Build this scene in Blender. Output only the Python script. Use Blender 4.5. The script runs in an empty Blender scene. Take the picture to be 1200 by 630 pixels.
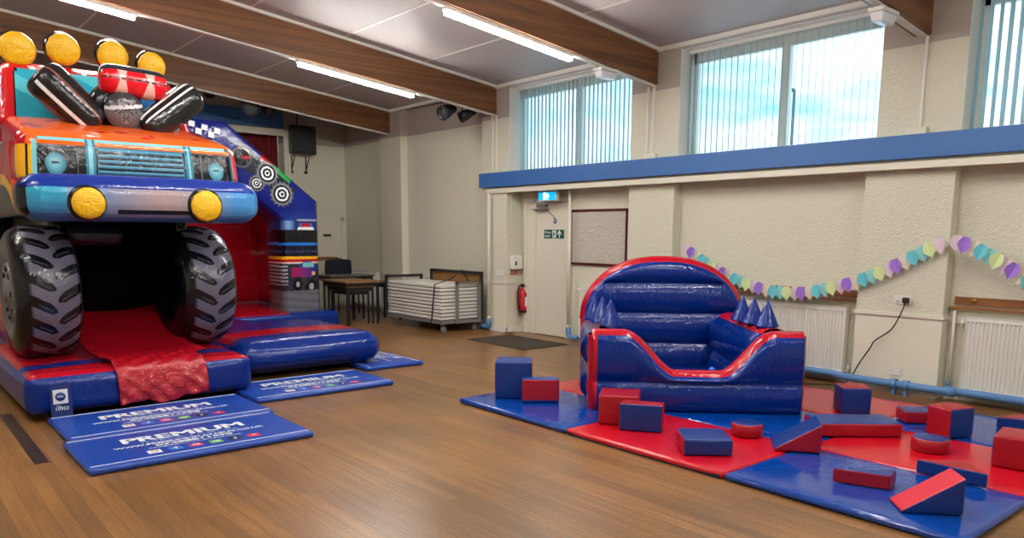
import bpy, bmesh, math, random
from mathutils import Vector, Matrix
from math import sin, cos, pi, sqrt, atan2, floor as ffloor
random.seed(7)
C = bpy.context.scene.collection
scene = bpy.context.scene

# ------------------------------------------------------------------ camera, world, exposure
F_PX, CY = 893.58, 411.67
YAW, PIT, ROL, CAM_H = .697174, .154503, .003869, 1.5
_F = Vector((sin(YAW)*cos(PIT), cos(YAW)*cos(PIT), -sin(PIT)))
_r = Vector((cos(YAW), -sin(YAW), 0)); _u = _r.cross(_F)
_R = _r*cos(ROL)+_u*sin(ROL); _U = -_r*sin(ROL)+_u*cos(ROL)
cam_d = bpy.data.cameras.new('camera'); cam = bpy.data.objects.new('camera', cam_d); C.objects.link(cam)
cam_d.sensor_width = 36; cam_d.lens = 36*F_PX/1200; cam_d.shift_y = (CY-315)/1200
cam_d.clip_start = .05; cam_d.clip_end = 200
M = Matrix((( _R.x, _U.x, -_F.x, 0), (_R.y, _U.y, -_F.y, 0), (_R.z, _U.z, -_F.z, CAM_H), (0, 0, 0, 1)))
cam.matrix_world = M
scene.camera = cam
scene.view_settings.view_transform = 'Standard'; scene.view_settings.look = 'None'
scene.view_settings.gamma = 1; scene.view_settings.use_curve_mapping = False
scene.view_settings.exposure = 0.55
LED_STRENGTH = 80.0
SKY_STRENGTH = 1.75

world = bpy.data.worlds.new('sky'); scene.world = world; world.use_nodes = True
nt = world.node_tree; nt.nodes.clear()
wo = nt.nodes.new('ShaderNodeOutputWorld'); bg = nt.nodes.new('ShaderNodeBackground')
tc = nt.nodes.new('ShaderNodeTexCoord'); mp = nt.nodes.new('ShaderNodeMapping')
mp.inputs['Scale'].default_value = (2.2, 2.2, 7)
nz = nt.nodes.new('ShaderNodeTexNoise'); nz.inputs['Scale'].default_value = 1.6; nz.inputs['Detail'].default_value = 3
cr = nt.nodes.new('ShaderNodeValToRGB')
cr.color_ramp.elements[0].position = .38; cr.color_ramp.elements[0].color = (.19, .47, .62, 1)
cr.color_ramp.elements[1].position = .58; cr.color_ramp.elements[1].color = (.80, .92, 1.0, 1)
nt.links.new(tc.outputs['Generated'], mp.inputs[0]); nt.links.new(mp.outputs[0], nz.inputs[0])
nt.links.new(nz.outputs[0], cr.inputs[0]); nt.links.new(cr.outputs[0], bg.inputs[0])
bg.inputs[1].default_value = SKY_STRENGTH; nt.links.new(bg.outputs[0], wo.inputs[0])


def portal(y0, y1, z0, z1, x):
    l = bpy.data.lights.new('window_portal', 'AREA'); l.shape = 'RECTANGLE'; l.size = y1-y0; l.size_y = z1-z0
    l.cycles.is_portal = True
    o = bpy.data.objects.new('window_portal', l); C.objects.link(o)
    o.matrix_world = Matrix.Translation((x, (y0+y1)/2, (z0+z1)/2)) @ Matrix(((0, 0, 1, 0), (1, 0, 0, 0), (0, 1, 0, 0), (0, 0, 0, 1)))


# ------------------------------------------------------------------ picture -> place
def ray(x, y): return _F + _R*((x-600)/F_PX) - _U*((y-CY)/F_PX)
def fl(x, y, z=0.):
    d = ray(x, y); return Vector((0, 0, CAM_H)) + d*((z-CAM_H)/d.z)
def wx(x, y, X):
    d = ray(x, y); return Vector((0, 0, CAM_H)) + d*(X/d.x)
def wy(x, y, Y):
    d = ray(x, y); return Vector((0, 0, CAM_H)) + d*(Y/d.y)


# ------------------------------------------------------------------ materials
def lin(c):
    c = c/255.; return c/12.92 if c <= .04045 else ((c+.055)/1.055)**2.4
def rgb(r, g, b): return (lin(r), lin(g), lin(b))
MATS = {}
def mat(name, col, rough=.5, metal=0., bump=None, emit=None, coat=0., attr=False, var=None, spec=.5):
    if name in MATS: return MATS[name]
    m = bpy.data.materials.new(name); m.use_nodes = True; n = m.node_tree.nodes; L = m.node_tree.links
    b = n['Principled BSDF']; b.inputs['Base Color'].default_value = (*col, 1)
    b.inputs['Roughness'].default_value = rough; b.inputs['Metallic'].default_value = metal
    b.inputs['Specular IOR Level'].default_value = spec
    if coat: b.inputs['Coat Weight'].default_value = coat; b.inputs['Coat Roughness'].default_value = .08
    if emit: b.inputs['Emission Color'].default_value = (*emit[0], 1); b.inputs['Emission Strength'].default_value = emit[1]
    tcn = n.new('ShaderNodeTexCoord')
    if attr:
        a = n.new('ShaderNodeAttribute'); a.attribute_name = 'Col'; L.new(a.outputs['Color'], b.inputs['Base Color'])
    elif var:
        t = n.new('ShaderNodeTexNoise'); t.inputs['Scale'].default_value = var[0]; t.inputs['Detail'].default_value = 3
        r = n.new('ShaderNodeMapRange'); r.inputs[3].default_value = 1-var[1]; r.inputs[4].default_value = 1+var[1]
        v = n.new('ShaderNodeVectorMath'); v.operation = 'SCALE'; v.inputs[0].default_value = col
        L.new(tcn.outputs['Object'], t.inputs[0]); L.new(t.outputs[0], r.inputs[0]); L.new(r.outputs[0], v.inputs['Scale'])
        L.new(v.outputs[0], b.inputs['Base Color'])
    if bump:                                # list of (scale, strength, distortion, stretch)
        prev = None
        for sc, st, di, stx in bump:
            mpn = n.new('ShaderNodeMapping'); mpn.inputs['Scale'].default_value = stx
            t = n.new('ShaderNodeTexNoise'); t.inputs['Scale'].default_value = sc; t.inputs['Detail'].default_value = 2.5
            t.inputs['Distortion'].default_value = di
            bp = n.new('ShaderNodeBump'); bp.inputs['Strength'].default_value = st; bp.inputs['Distance'].default_value = .02
            L.new(tcn.outputs['Object'], mpn.inputs[0]); L.new(mpn.outputs[0], t.inputs[0]); L.new(t.outputs[0], bp.inputs['Height'])
            if prev: L.new(prev.outputs[0], bp.inputs['Normal'])
            prev = bp
        L.new(prev.outputs[0], b.inputs['Normal'])
    MATS[name] = m; return m

VB = [(3.0, .22, .8, (1, 1, 1)), (15, .30, 1.6, (1, 1, .5))]
BLUE = rgb(2, 40, 124); RED = rgb(178, 16, 34); BLACK = (.006, .006, .008)
NAVY = rgb(12, 24, 92)
m_vpaint = mat('printed_vinyl', (1, 1, 1), .14, bump=VB, attr=True, spec=.42)
m_vblue = mat('blue_vinyl', BLUE, .14, bump=VB, spec=.42)
m_vred = mat('red_vinyl', RED, .15, bump=VB, spec=.42)
m_vblack = mat('black_vinyl', BLACK, .16, bump=VB, spec=.4)
m_crinkle = mat('crinkled_red_vinyl', RED, .22, bump=[(6, .7, 2.5, (1, 1, 1)), (22, .6, 2, (1, 1, 1))], coat=.3)
MB_ = [(2.0, .35, .8, (.6, 1.6, 1)), (9, .12, 1.2, (1, 1, 1))]
m_matblue = mat('blue_mat_vinyl', rgb(2, 60, 148), .12, bump=MB_, spec=.6)
m_matred = mat('red_mat_vinyl', rgb(196, 12, 32), .24, bump=MB_, spec=.5)
m_blockpaint = mat('foam_block_vinyl', (1, 1, 1), .34, bump=[(7, .18, 1, (1, 1, 1)), (40, .12, .5, (1, 1, 1))], attr=True)
m_logoblue = mat('printed_mat_vinyl', rgb(22, 66, 160), .34, bump=[(3, .2, .8, (1, 1, 1))])
m_white = mat('white_print', rgb(226, 230, 236), .4)
m_wall = mat('textured_wall_paint', rgb(217, 214, 194), .85, bump=[(70, .55, .3, (1, 1, 1)), (25, .35, 0, (1, 1, 1))])
m_wallsm = mat('smooth_wall_paint', rgb(224, 219, 200), .7, bump=[(20, .08, 0, (1, 1, 1))])
m_wallup = mat('taupe_upper_wall', rgb(176, 166, 156), .85, bump=[(60, .3, .3, (1, 1, 1))])
m_cream = mat('cream_gloss_paint', rgb(222, 217, 200), .4)
m_whitep = mat('white_gloss_paint', rgb(226, 224, 216), .35)
m_bluep = mat('blue_painted_wood', rgb(58, 106, 172), .4, bump=[(30, .1, 0, (1, 1, 1))])
m_bluepipe = mat('blue_painted_pipe', rgb(88, 134, 190), .4)
m_ceil = mat('ceiling_board', rgb(178, 170, 168), .5, var=(1.5, .05))
m_black = mat('black_plastic', (.012, .012, .013), .4)
m_blackm = mat('black_metal', (.02, .02, .022), .35, .3)
m_steel = mat('grey_steel', rgb(132, 132, 130), .45, .3)
m_dsteel = mat('dark_steel', rgb(64, 64, 64), .45, .5)
m_yellow = mat('yellow_vinyl', rgb(240, 184, 20), .36, bump=[(16, .7, 1.5, (1, 1, 1)), (5, .4, 1, (1, 1, 1))])
m_hook = mat('brass', rgb(190, 150, 70), .3, .9)
m_rubber = mat('grey_castor', rgb(120, 120, 118), .5)
m_tabletop_w = mat('white_plastic_table', rgb(222, 220, 212), .4)
m_ply = mat('plywood', rgb(146, 106, 58), .6, bump=[(12, .1, .5, (1, 6, 1))], var=(4, .15))
m_curtain = mat('dark_red_curtain', rgb(110, 16, 24), .9)
m_red = mat('red_enamel', rgb(190, 20, 28), .3)
m_darkred = mat('maroon_frame', rgb(84, 12, 24), .45)
m_paper = mat('crumpled_white_paper', rgb(196, 190, 178), .7, bump=[(9, .9, 2.5, (1, 1, 1)), (28, .5, 2, (1, 1, 1))])
m_doormat = mat('brown_grey_doormat', rgb(72, 62, 50), .95, bump=[(180, .8, 0, (1, 1, 1))])
m_green = mat('green_sign', rgb(0, 92, 66), .4)
m_cover = mat('clear_plastic_cover', rgb(225, 228, 232), .15, coat=.5)
m_led = mat('led_diffuser', (1, 1, 1), .4, emit=((1.0, .985, .93), LED_STRENGTH))
m_exitlit = mat('lit_exit_panel', rgb(20, 150, 210), .3, emit=(rgb(0, 150, 215), 1.0))
m_exitwhite = mat('lit_exit_white', (1, 1, 1), .3, emit=((.8, .95, 1), 1.6))
m_floor = None


def wood(name, cols, axis_scale, rough=.4, plank=None, bumps=.08):
    m = bpy.data.materials.new(name); m.use_nodes = True; n = m.node_tree.nodes; L = m.node_tree.links
    b = n['Principled BSDF']; b.inputs['Roughness'].default_value = rough
    t = n.new('ShaderNodeTexCoord'); mpn = n.new('ShaderNodeMapping'); mpn.inputs['Scale'].default_value = axis_scale
    L.new(t.outputs['Object'], mpn.inputs[0])
    nzn = n.new('ShaderNodeTexNoise'); nzn.inputs['Scale'].default_value = 1.; nzn.inputs['Detail'].default_value = 6; nzn.inputs['Roughness'].default_value = .65
    nzn.inputs['Distortion'].default_value = .0 if plank else .5
    L.new(mpn.outputs[0], nzn.inputs[0])
    r = n.new('ShaderNodeValToRGB'); e = r.color_ramp.elements
    e[0].position = .3; e[0].color = (*cols[0], 1); e[1].position = .7; e[1].color = (*cols[1], 1)
    L.new(nzn.outputs[0], r.inputs[0]); out = r.outputs[0]
    if plank:
        mp2 = n.new('ShaderNodeMapping'); mp2.inputs['Rotation'].default_value = (0, 0, pi/2)
        L.new(t.outputs['Object'], mp2.inputs[0])
        bt = n.new('ShaderNodeTexBrick'); bt.inputs['Scale'].default_value = 1; bt.inputs['Mortar Size'].default_value = .0016
        bt.inputs['Brick Width'].default_value = plank[0]; bt.inputs['Row Height'].default_value = plank[1]; bt.offset = .37
        bt.inputs['Color1'].default_value = (.78, .78, .81, 1); bt.inputs['Color2'].default_value = (1.17, 1.14, 1.08, 1)
        bt.inputs['Mortar'].default_value = (.3, .28, .26, 1); bt.inputs['Mortar Smooth'].default_value = .3
        L.new(mp2.outputs[0], bt.inputs[0])
        mx = n.new('ShaderNodeMix'); mx.data_type = 'RGBA'; mx.blend_type = 'MULTIPLY'; mx.inputs[0].default_value = 1
        L.new(out, mx.inputs[6]); L.new(bt.outputs[0], mx.inputs[7]); out = mx.outputs[2]
        n2 = n.new('ShaderNodeTexNoise'); n2.inputs['Scale'].default_value = 1.1; n2.inputs['Detail'].default_value = 1
        L.new(t.outputs['Object'], n2.inputs[0])
        mr2 = n.new('ShaderNodeMapRange'); mr2.inputs[1].default_value = 0; mr2.inputs[2].default_value = 1; mr2.inputs[3].default_value = .55; mr2.inputs[4].default_value = 1.45
        L.new(n2.outputs[0], mr2.inputs[0])
        vm = n.new('ShaderNodeVectorMath'); vm.operation = 'SCALE'; L.new(out, vm.inputs[0]); L.new(mr2.outputs[0], vm.inputs['Scale']); out = vm.outputs[0]
        n3 = n.new('ShaderNodeTexNoise'); n3.inputs['Scale'].default_value = 60; n3.inputs['Detail'].default_value = 3
        L.new(t.outputs['Object'], n3.inputs[0])
        mr3 = n.new('ShaderNodeMapRange'); mr3.inputs[1].default_value = .3; mr3.inputs[2].default_value = .7; mr3.inputs[3].default_value = .8; mr3.inputs[4].default_value = 1.2
        L.new(n3.outputs[0], mr3.inputs[0])
        vm2 = n.new('ShaderNodeVectorMath'); vm2.operation = 'SCALE'; L.new(out, vm2.inputs[0]); L.new(mr3.outputs[0], vm2.inputs['Scale']); out = vm2.outputs[0]
        bp = n.new('ShaderNodeBump'); bp.inputs['Strength'].default_value = .25; bp.inputs['Distance'].default_value = .003
        L.new(bt.outputs['Fac'], bp.inputs['Height']); bp.invert = True
        L.new(bp.outputs[0], b.inputs['Normal'])
    else:
        bp = n.new('ShaderNodeBump'); bp.inputs['Strength'].default_value = bumps; L.new(nzn.outputs[0], bp.inputs['Height']); L.new(bp.outputs[0], b.inputs['Normal'])
    L.new(out, b.inputs['Base Color']); return m

m_floor = wood('wooden_strip_floor', (rgb(114, 78, 40), rgb(144, 103, 58)), (26, 1.3, 1), .3, (1.7, .088))
m_darkplank = wood('dark_floorboard', (rgb(44, 30, 24), rgb(66, 46, 34)), (14, 1.6, 1), .3)
m_beam = wood('varnished_timber_beam', (rgb(84, 52, 30), rgb(140, 92, 54)), (.5, 8, 16), .4)
m_woodrail = wood('brown_wood', (rgb(116, 70, 36), rgb(160, 104, 58)), (10, 2, 10), .4)
m_tabletop = wood('oak_tabletop', (rgb(120, 82, 46), rgb(158, 116, 68)), (10, 3, 10), .35)


def glass_mat():
    m = bpy.data.materials.new('window_glass'); m.use_nodes = True; n = m.node_tree.nodes; L = m.node_tree.links; n.clear()
    o = n.new('ShaderNodeOutputMaterial'); t = n.new('ShaderNodeBsdfTransparent'); g = n.new('ShaderNodeBsdfGlossy')
    g.inputs['Roughness'].default_value = .02; lw = n.new('ShaderNodeLayerWeight'); f = n.new('ShaderNodeMath'); f.operation = 'POWER'; f.inputs[1].default_value = 4; L.new(lw.outputs['Facing'], f.inputs[0])
    mx = n.new('ShaderNodeMixShader'); t.inputs[0].default_value = (.93, .97, .98, 1)
    L.new(f.outputs[0], mx.inputs[0]); L.new(t.outputs[0], mx.inputs[1]); L.new(g.outputs[0], mx.inputs[2]); L.new(mx.outputs[0], o.inputs[0])
    return m
m_glass = glass_mat()

def fabric_trans(name, col):
    m = bpy.data.materials.new(name); m.use_nodes = True; n = m.node_tree.nodes; L = m.node_tree.links; n.clear()
    o = n.new('ShaderNodeOutputMaterial'); d = n.new('ShaderNodeBsdfDiffuse'); t = n.new('ShaderNodeBsdfTranslucent')
    d.inputs[0].default_value = (*col, 1); t.inputs[0].default_value = (*col, 1)
    mx = n.new('ShaderNodeMixShader'); mx.inputs[0].default_value = .4
    L.new(d.outputs[0], mx.inputs[1]); L.new(t.outputs[0], mx.inputs[2]); L.new(mx.outputs[0], o.inputs[0]); return m
m_blind = fabric_trans('pale_blind_fabric', rgb(170, 192, 196))


# ------------------------------------------------------------------ mesh helpers
class MB:
    """collects shapes into one mesh"""
    def __init__(s): s.v = []; s.f = []; s.mi = []; s.col = []; s.sm = []
    def add(s, verts, faces, mi=0, col=None, smooth=False):
        o = len(s.v); s.v += [tuple(v) for v in verts]
        for k, f in enumerate(faces):
            s.f.append([i+o for i in f]); s.mi.append(mi)
            s.col.append(col[k] if isinstance(col, list) else (col or (1, 1, 1))); s.sm.append(smooth)
        return s
    def box(s, a, b, mi=0):
        x0, y0, z0 = a; x1, y1, z1 = b
        v = [(x0, y0, z0), (x1, y0, z0), (x1, y1, z0), (x0, y1, z0), (x0, y0, z1), (x1, y0, z1), (x1, y1, z1), (x0, y1, z1)]
        return s.add(v, [(0, 3, 2, 1), (4, 5, 6, 7), (0, 1, 5, 4), (1, 2, 6, 5), (2, 3, 7, 6), (3, 0, 4, 7)], mi)
    def prism(s, pts, h, mi=0):      # pts: list of 3D points (polygon), extruded by vector h
        n = len(pts); P0 = [Vector(p) for p in pts]; P1 = [p+Vector(h) for p in P0]
        return s.add(P0+P1, [list(range(n))[::-1], list(range(n, 2*n))]+[(i, (i+1) % n, n+(i+1) % n, n+i) for i in range(n)], mi)
    def tube(s, pts, r, seg=12, mi=0, smooth=True, closed=False):
        P = [Vector(p) for p in pts]; n = len(P); rings = []
        nrm = None
        for i in range(n):
            a = P[i-1] if (i > 0 or closed) else P[i]; b = P[(i+1) % n] if (i < n-1 or closed) else P[i]
            t = (b-a).normalized()
            if nrm is None:
                nrm = t.orthogonal().normalized()
            nrm = (nrm - t*nrm.dot(t)).normalized(); bn = t.cross(nrm)
            rr = r[i] if isinstance(r, (list, tuple)) else r
            rings += [P[i]+(nrm*cos(2*pi*k/seg)+bn*sin(2*pi*k/seg))*rr for k in range(seg)]
        F = []
        for i in range(n if closed else n-1):
            j = (i+1) % n
            F += [(i*seg+k, i*seg+(k+1) % seg, j*seg+(k+1) % seg, j*seg+k) for k in range(seg)]
        s.add(rings, F, mi, smooth=smooth)
        if not closed:
            s.add(rings[:seg], [list(range(seg))[::-1]], mi); s.add(rings[-seg:], [list(range(seg))], mi)
        return s
    def lathe(s, prof, org, axis, seg=24, mi=0, smooth=True):   # prof: (r, h)
        ax = Vector(axis).normalized(); e1 = ax.orthogonal().normalized(); e2 = ax.cross(e1); org = Vector(org)
        V = [org+ax*h+(e1*cos(2*pi*k/seg)+e2*sin(2*pi*k/seg))*max(r, 1e-5) for r, h in prof for k in range(seg)]
        F = [(i*seg+k, i*seg+(k+1) % seg, (i+1)*seg+(k+1) % seg, (i+1)*seg+k) for i in range(len(prof)-1) for k in range(seg)]
        return s.add(V, F, mi, smooth=smooth)
    def cyl(s, a, b, r, seg=16, mi=0): return s.tube([a, b], r, seg, mi)
    def build(s, name, mats, parent=None, bevel=0, weld=True, loc=None):
        me = bpy.data.meshes.new(name); me.from_pydata(s.v, [], s.f)
        if not isinstance(mats, (list, tuple)): mats = [mats]
        for m in mats: me.materials.append(m)
        me.polygons.foreach_set('material_index', s.mi); me.polygons.foreach_set('use_smooth', s.sm)
        if any('attr' and m in (m_vpaint, m_blockpaint) for m in mats):
            ca = me.color_attributes.new('Col', 'FLOAT_COLOR', 'CORNER'); data = []
            for k, f in enumerate(s.f):
                c = s.col[k]; data += [c[0], c[1], c[2], 1.]*len(f)
            ca.data.foreach_set('color', data)
        bm = bmesh.new(); bm.from_mesh(me)
        if weld: bmesh.ops.remove_doubles(bm, verts=bm.verts, dist=2e-5)
        bmesh.ops.recalc_face_normals(bm, faces=bm.faces)
        if loc is not None: bmesh.ops.translate(bm, verts=bm.verts, vec=-Vector(loc))
        bm.to_mesh(me); bm.free()
        o = bpy.data.objects.new(name, me); C.objects.link(o)
        if parent: o.parent = parent
        if loc is not None: o.location = loc
        if bevel:
            md = o.modifiers.new('bevel', 'BEVEL'); md.width = bevel; md.segments = 2; md.limit_method = 'ANGLE'
        return o

def tag(o, label, cat, group=None):
    o['label'] = label; o['category'] = cat
    if group: o['group'] = group
    return o
def struct(o): o['kind'] = 'structure'; return o
def thing(name, label, cat, loc=(0, 0, 0), group=None, rotz=0):
    o = bpy.data.objects.new(name, None); C.objects.link(o); o.location = loc; o.rotation_euler[2] = rotz
    o.empty_display_size = .1
    return tag(o, label, cat, group)
def reparent_world(parent, objs):
    """children were built in world coordinates: shift them so that the parent's origin can stand at the thing's base"""
    bpy.context.view_layer.update()
    inv = parent.matrix_world.inverted()
    for o in objs: o.matrix_local = inv @ o.matrix_local

def rbox(mb, cor, r=.05, bulge=0., n=8, paint=None, mi=0, bul_faces=None):
    """inflated / rounded hexahedron. cor: 8 corners (x0y0z0,x1y0z0,x1y1z0,x0y1z0, then the top four) or (min,max).
       paint(face, u, v) -> colour; faces 0 left 1 right 2 front 3 back 4 bottom 5 top"""
    if len(cor) == 2:
        a, b = cor
        cor = [(a[0], a[1], a[2]), (b[0], a[1], a[2]), (b[0], b[1], a[2]), (a[0], b[1], a[2]),
               (a[0], a[1], b[2]), (b[0], a[1], b[2]), (b[0], b[1], b[2]), (a[0], b[1], b[2])]
    c = [Vector(p) for p in cor]
    h = Vector((((c[1]-c[0]).length+(c[5]-c[4]).length)/4, ((c[3]-c[0]).length+(c[7]-c[4]).length)/4, ((c[4]-c[0]).length+(c[6]-c[2]).length)/4))
    rr = min(r, h.x*.98, h.y*.98, h.z*.98)
    if isinstance(n, int): n = (n, n, n)
    def steps(k, hh):
        e = min(.9, rr/hh*1.05); m = 3; o = []
        for i in range(m): o.append(-1+e*i/m)
        kk = max(1, k)
        for i in range(kk+1): o.append(-(1-e)+2*(1-e)*i/kk)
        for i in range(1, m+1): o.append((1-e)+e*i/m)
        return o
    S = [steps(n[i], h[i]) for i in range(3)]
    def mp_(p, face_ax, sg):
        q = Vector((p[0]*h.x, p[1]*h.y, p[2]*h.z)); inn = Vector([max(-(h[i]-rr), min(h[i]-rr, q[i])) for i in range(3)])
        d = q-inn
        if d.length > 1e-9: d = d.normalized()*rr
        q = inn+d
        if bulge:
            w = [1-abs(p[i])**2.2 for i in range(3)]; w = [max(0, x)**.75 for x in w]
            o = [i for i in range(3) if i != face_ax]
            q[face_ax] += sg*bulge*w[o[0]]*w[o[1]]*((0 if (face_ax == 2 and sg < 0) else 1) if bul_faces is None else bul_faces.get((face_ax, sg), 0))
        t = [(q[i]/h[i]+1)/2 for i in range(3)]
        a = c[0].lerp(c[1], t[0]); b_ = c[3].lerp(c[2], t[0]); lo = a+(b_-a)*t[1]
        a = c[4].lerp(c[5], t[0]) if 0 <= t[0] <= 1 else c[4]+(c[5]-c[4])*t[0]
        lo = (c[0]+(c[1]-c[0])*t[0])*(1-t[1]) + (c[3]+(c[2]-c[3])*t[0])*t[1]
        hi = (c[4]+(c[5]-c[4])*t[0])*(1-t[1]) + (c[7]+(c[6]-c[7])*t[0])*t[1]
        return lo*(1-t[2])+hi*t[2]
    fid = 0
    for ax in range(3):
        o = [i for i in range(3) if i != ax]
        for sg in (-1, 1):
            U, V = S[o[0]], S[o[1]]; vs = []; fs = []; cs = []
            for v in V:
                for u in U:
                    p = [0, 0, 0]; p[ax] = sg; p[o[0]] = u; p[o[1]] = v; vs.append(mp_(p, ax, sg))
            nu = len(U)
            for j in range(len(V)-1):
                for i in range(nu-1):
                    f = (j*nu+i, j*nu+i+1, (j+1)*nu+i+1, (j+1)*nu+i)
                    if (sg < 0) != (ax == 1): f = f[::-1]
                    fs.append(f)
                    if paint: cs.append(paint(fid, ((U[i]+U[i+1])/2+1)/2, ((V[j]+V[j+1])/2+1)/2))
            mb.add(vs, fs, mi, cs if paint else None, True)
            fid += 1
    return mb

def capsule(mb, a, b, ra, rb=None, seg=24, rings=24, paint=None, mi=0, flat=1., up=None):
    """inflated sausage from a to b, paint(t along 0..1, angle fraction 0..1)"""
    rb = rb or ra; a = Vector(a); b = Vector(b); ax = (b-a).normalized(); L = (b-a).length
    e1 = (Vector(up)-ax*Vector(up).dot(ax)).normalized() if up else ax.orthogonal().normalized(); e2 = ax.cross(e1)
    vs = []; fs = []; cs = []
    for i in range(rings+1):
        t = i/rings
        k = 1-abs(2*t-1)**5; k = max(k, .0001)**.5
        s_ = (1-cos(pi*t))/2; s_ = t*.35+s_*.65
        r = (ra+(rb-ra)*s_)*k
        for q in range(seg):
            an = 2*pi*q/seg; vs.append(a+ax*L*s_+(e1*cos(an)+e2*sin(an)*flat)*r)
    for i in range(rings):
        for q in range(seg):
            fs.append((i*seg+q, i*seg+(q+1) % seg, (i+1)*seg+(q+1) % seg, (i+1)*seg+q))
            if paint: cs.append(paint((i+.5)/rings, (q+.5)/seg))
    return mb.add(vs, fs, mi, cs if paint else None, True)

def disc_pillow(mb, c, nrm, r, th, paint=None, mi=0, seg=28, up=(0, 0, 1), lump=0.):
    c = Vector(c); nrm = Vector(nrm).normalized(); e2 = (Vector(up)-nrm*Vector(up).dot(nrm)).normalized(); e1 = e2.cross(nrm)
    for sg in (1, -1):
        vs = []; fs = []; cs = []; R_ = 10
        for i in range(R_+1):
            f = i/R_
            for q in range(seg):
                an = 2*pi*q/seg; w = 1+lump*sin(an*11)*f*f
                vs.append(c+(e1*cos(an)+e2*sin(an))*r*f*w+nrm*sg*th*sqrt(max(0, 1-f**2.4)))
        for i in range(R_):
            for q in range(seg):
                fs.append((i*seg+q, i*seg+(q+1) % seg, (i+1)*seg+(q+1) % seg, (i+1)*seg+q))
                if paint:
                    an = 2*pi*(q+.5)/seg; cs.append(paint(sg, (i+.5)/R_*cos(an), (i+.5)/R_*sin(an)))
        mb.add(vs, fs, mi, cs if paint else None, True)
    return mb

def text(s, name, mtx, width, mat_, parent=None, height=None, bold=0., ext=.0015, heavy=0.):
    """lettering: mtx maps local x (reading direction), y (up), z (out); the text box starts at 0,0"""
    cu = bpy.data.curves.new(name, 'FONT'); cu.body = s; cu.size = 1; cu.offset = bold; cu.extrude = .001
    cu.resolution_u = 3
    o = bpy.data.objects.new(name, cu); C.objects.link(o)
    bpy.context.view_layer.update()
    me = bpy.data.meshes.new_from_object(o.evaluated_get(bpy.context.evaluated_depsgraph_get()))
    bpy.data.objects.remove(o); bpy.data.curves.remove(cu)
    xs = [v.co.x for v in me.vertices]; ys = [v.co.y for v in me.vertices]
    x0, x1, y0, y1 = min(xs), max(xs), min(ys), max(ys); sx = width/(x1-x0); sy = (height/(y1-y0)) if height else sx
    for v in me.vertices:
        v.co = mtx @ Vector(((v.co.x-x0)*sx, (v.co.y-y0)*sy, ext*(1 if v.co.z > 0 else .1)))
    if heavy:
        bm = bmesh.new(); bm.from_mesh(me); g0 = bm.verts[:]+bm.edges[:]+bm.faces[:]
        ax = (mtx.to_3x3() @ Vector((1, 0, 0))); az = (mtx.to_3x3() @ Vector((0, 0, 1)))
        for q_ in (1, 2):
            d = bmesh.ops.duplicate(bm, geom=g0)['geom']
            bmesh.ops.translate(bm, verts=[e for e in d if isinstance(e, bmesh.types.BMVert)], vec=ax*heavy*(1 if q_ == 1 else -1)+az*.0006*q_)
        bm.to_mesh(me); bm.free()
    me.materials.append(mat_)
    ob = bpy.data.objects.new(name, me); C.objects.link(ob)
    if parent: ob.parent = parent
    return ob
def frame(o, x, y):
    x = Vector(x).normalized(); y = Vector(y).normalized(); z = x.cross(y)
    return Matrix(((x.x, y.x, z.x, o[0]), (x.y, y.y, z.y, o[1]), (x.z, y.z, z.z, o[2]), (0, 0, 0, 1)))

# ------------------------------------------------------------------ THE ROOM
XP, XW, XD, XQ = 7.40, 7.54, 7.62, 7.33       # pilaster face, panel face, fire door wall, face of the pilaster by the door
YB, YN, XL = 14.29, -3.2, -3.2                # back wall, near wall, left wall
def zc(x): return 3.66+.118*(7.4-x)
BEAM_Y = [0.0, 3.07, 6.15, 9.22, 12.28]
PAINT_Z = 3.18

m = MB(); m.add([(XL-.2, YN-.2, 0), (8, YN-.2, 0), (8, YB+.8, 0), (XL-.2, YB+.8, 0)], [(0, 1, 2, 3)])
m.box((XL-.2, YN-.2, -.1), (8, YB+.8, -.02))
floor_o = struct(m.build('floor', m_floor))
a = fl(7.6, 495); b = fl(40.6, 544); c_ = fl(57, 541)
mm = MB().box((b.x, b.y, .0), (c_.x+.005, b.y+1.75, .0012)); mm.build('floorboard', m_darkplank, floor_o)
mm = MB()
mm.prism([(XL-.2, YN-.2, zc(XL-.2)), (8, YN-.2, zc(8)), (8, YN-.2, zc(8)+.15), (XL-.2, YN-.2, zc(XL-.2)+.15)], (0, YB-YN+1, 0))
struct(mm.build('ceiling', m_ceil))
# panel joints of the ceiling
mm = MB()
for xj in (6.1, 4.9, 3.7, 2.5, 1.3, 0.1):
    for k in range(4):
        y0, y1 = BEAM_Y[k]+.14, BEAM_Y[k+1]-.02
        mm.prism([(xj-.012, y0, zc(xj-.012)-.004), (xj+.012, y0, zc(xj+.012)-.004), (xj+.012, y0, zc(xj)+.01), (xj-.012, y0, zc(xj)+.01)], (0, y1-y0, 0))
struct(mm.build('trim_1', m_whitep))

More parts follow.
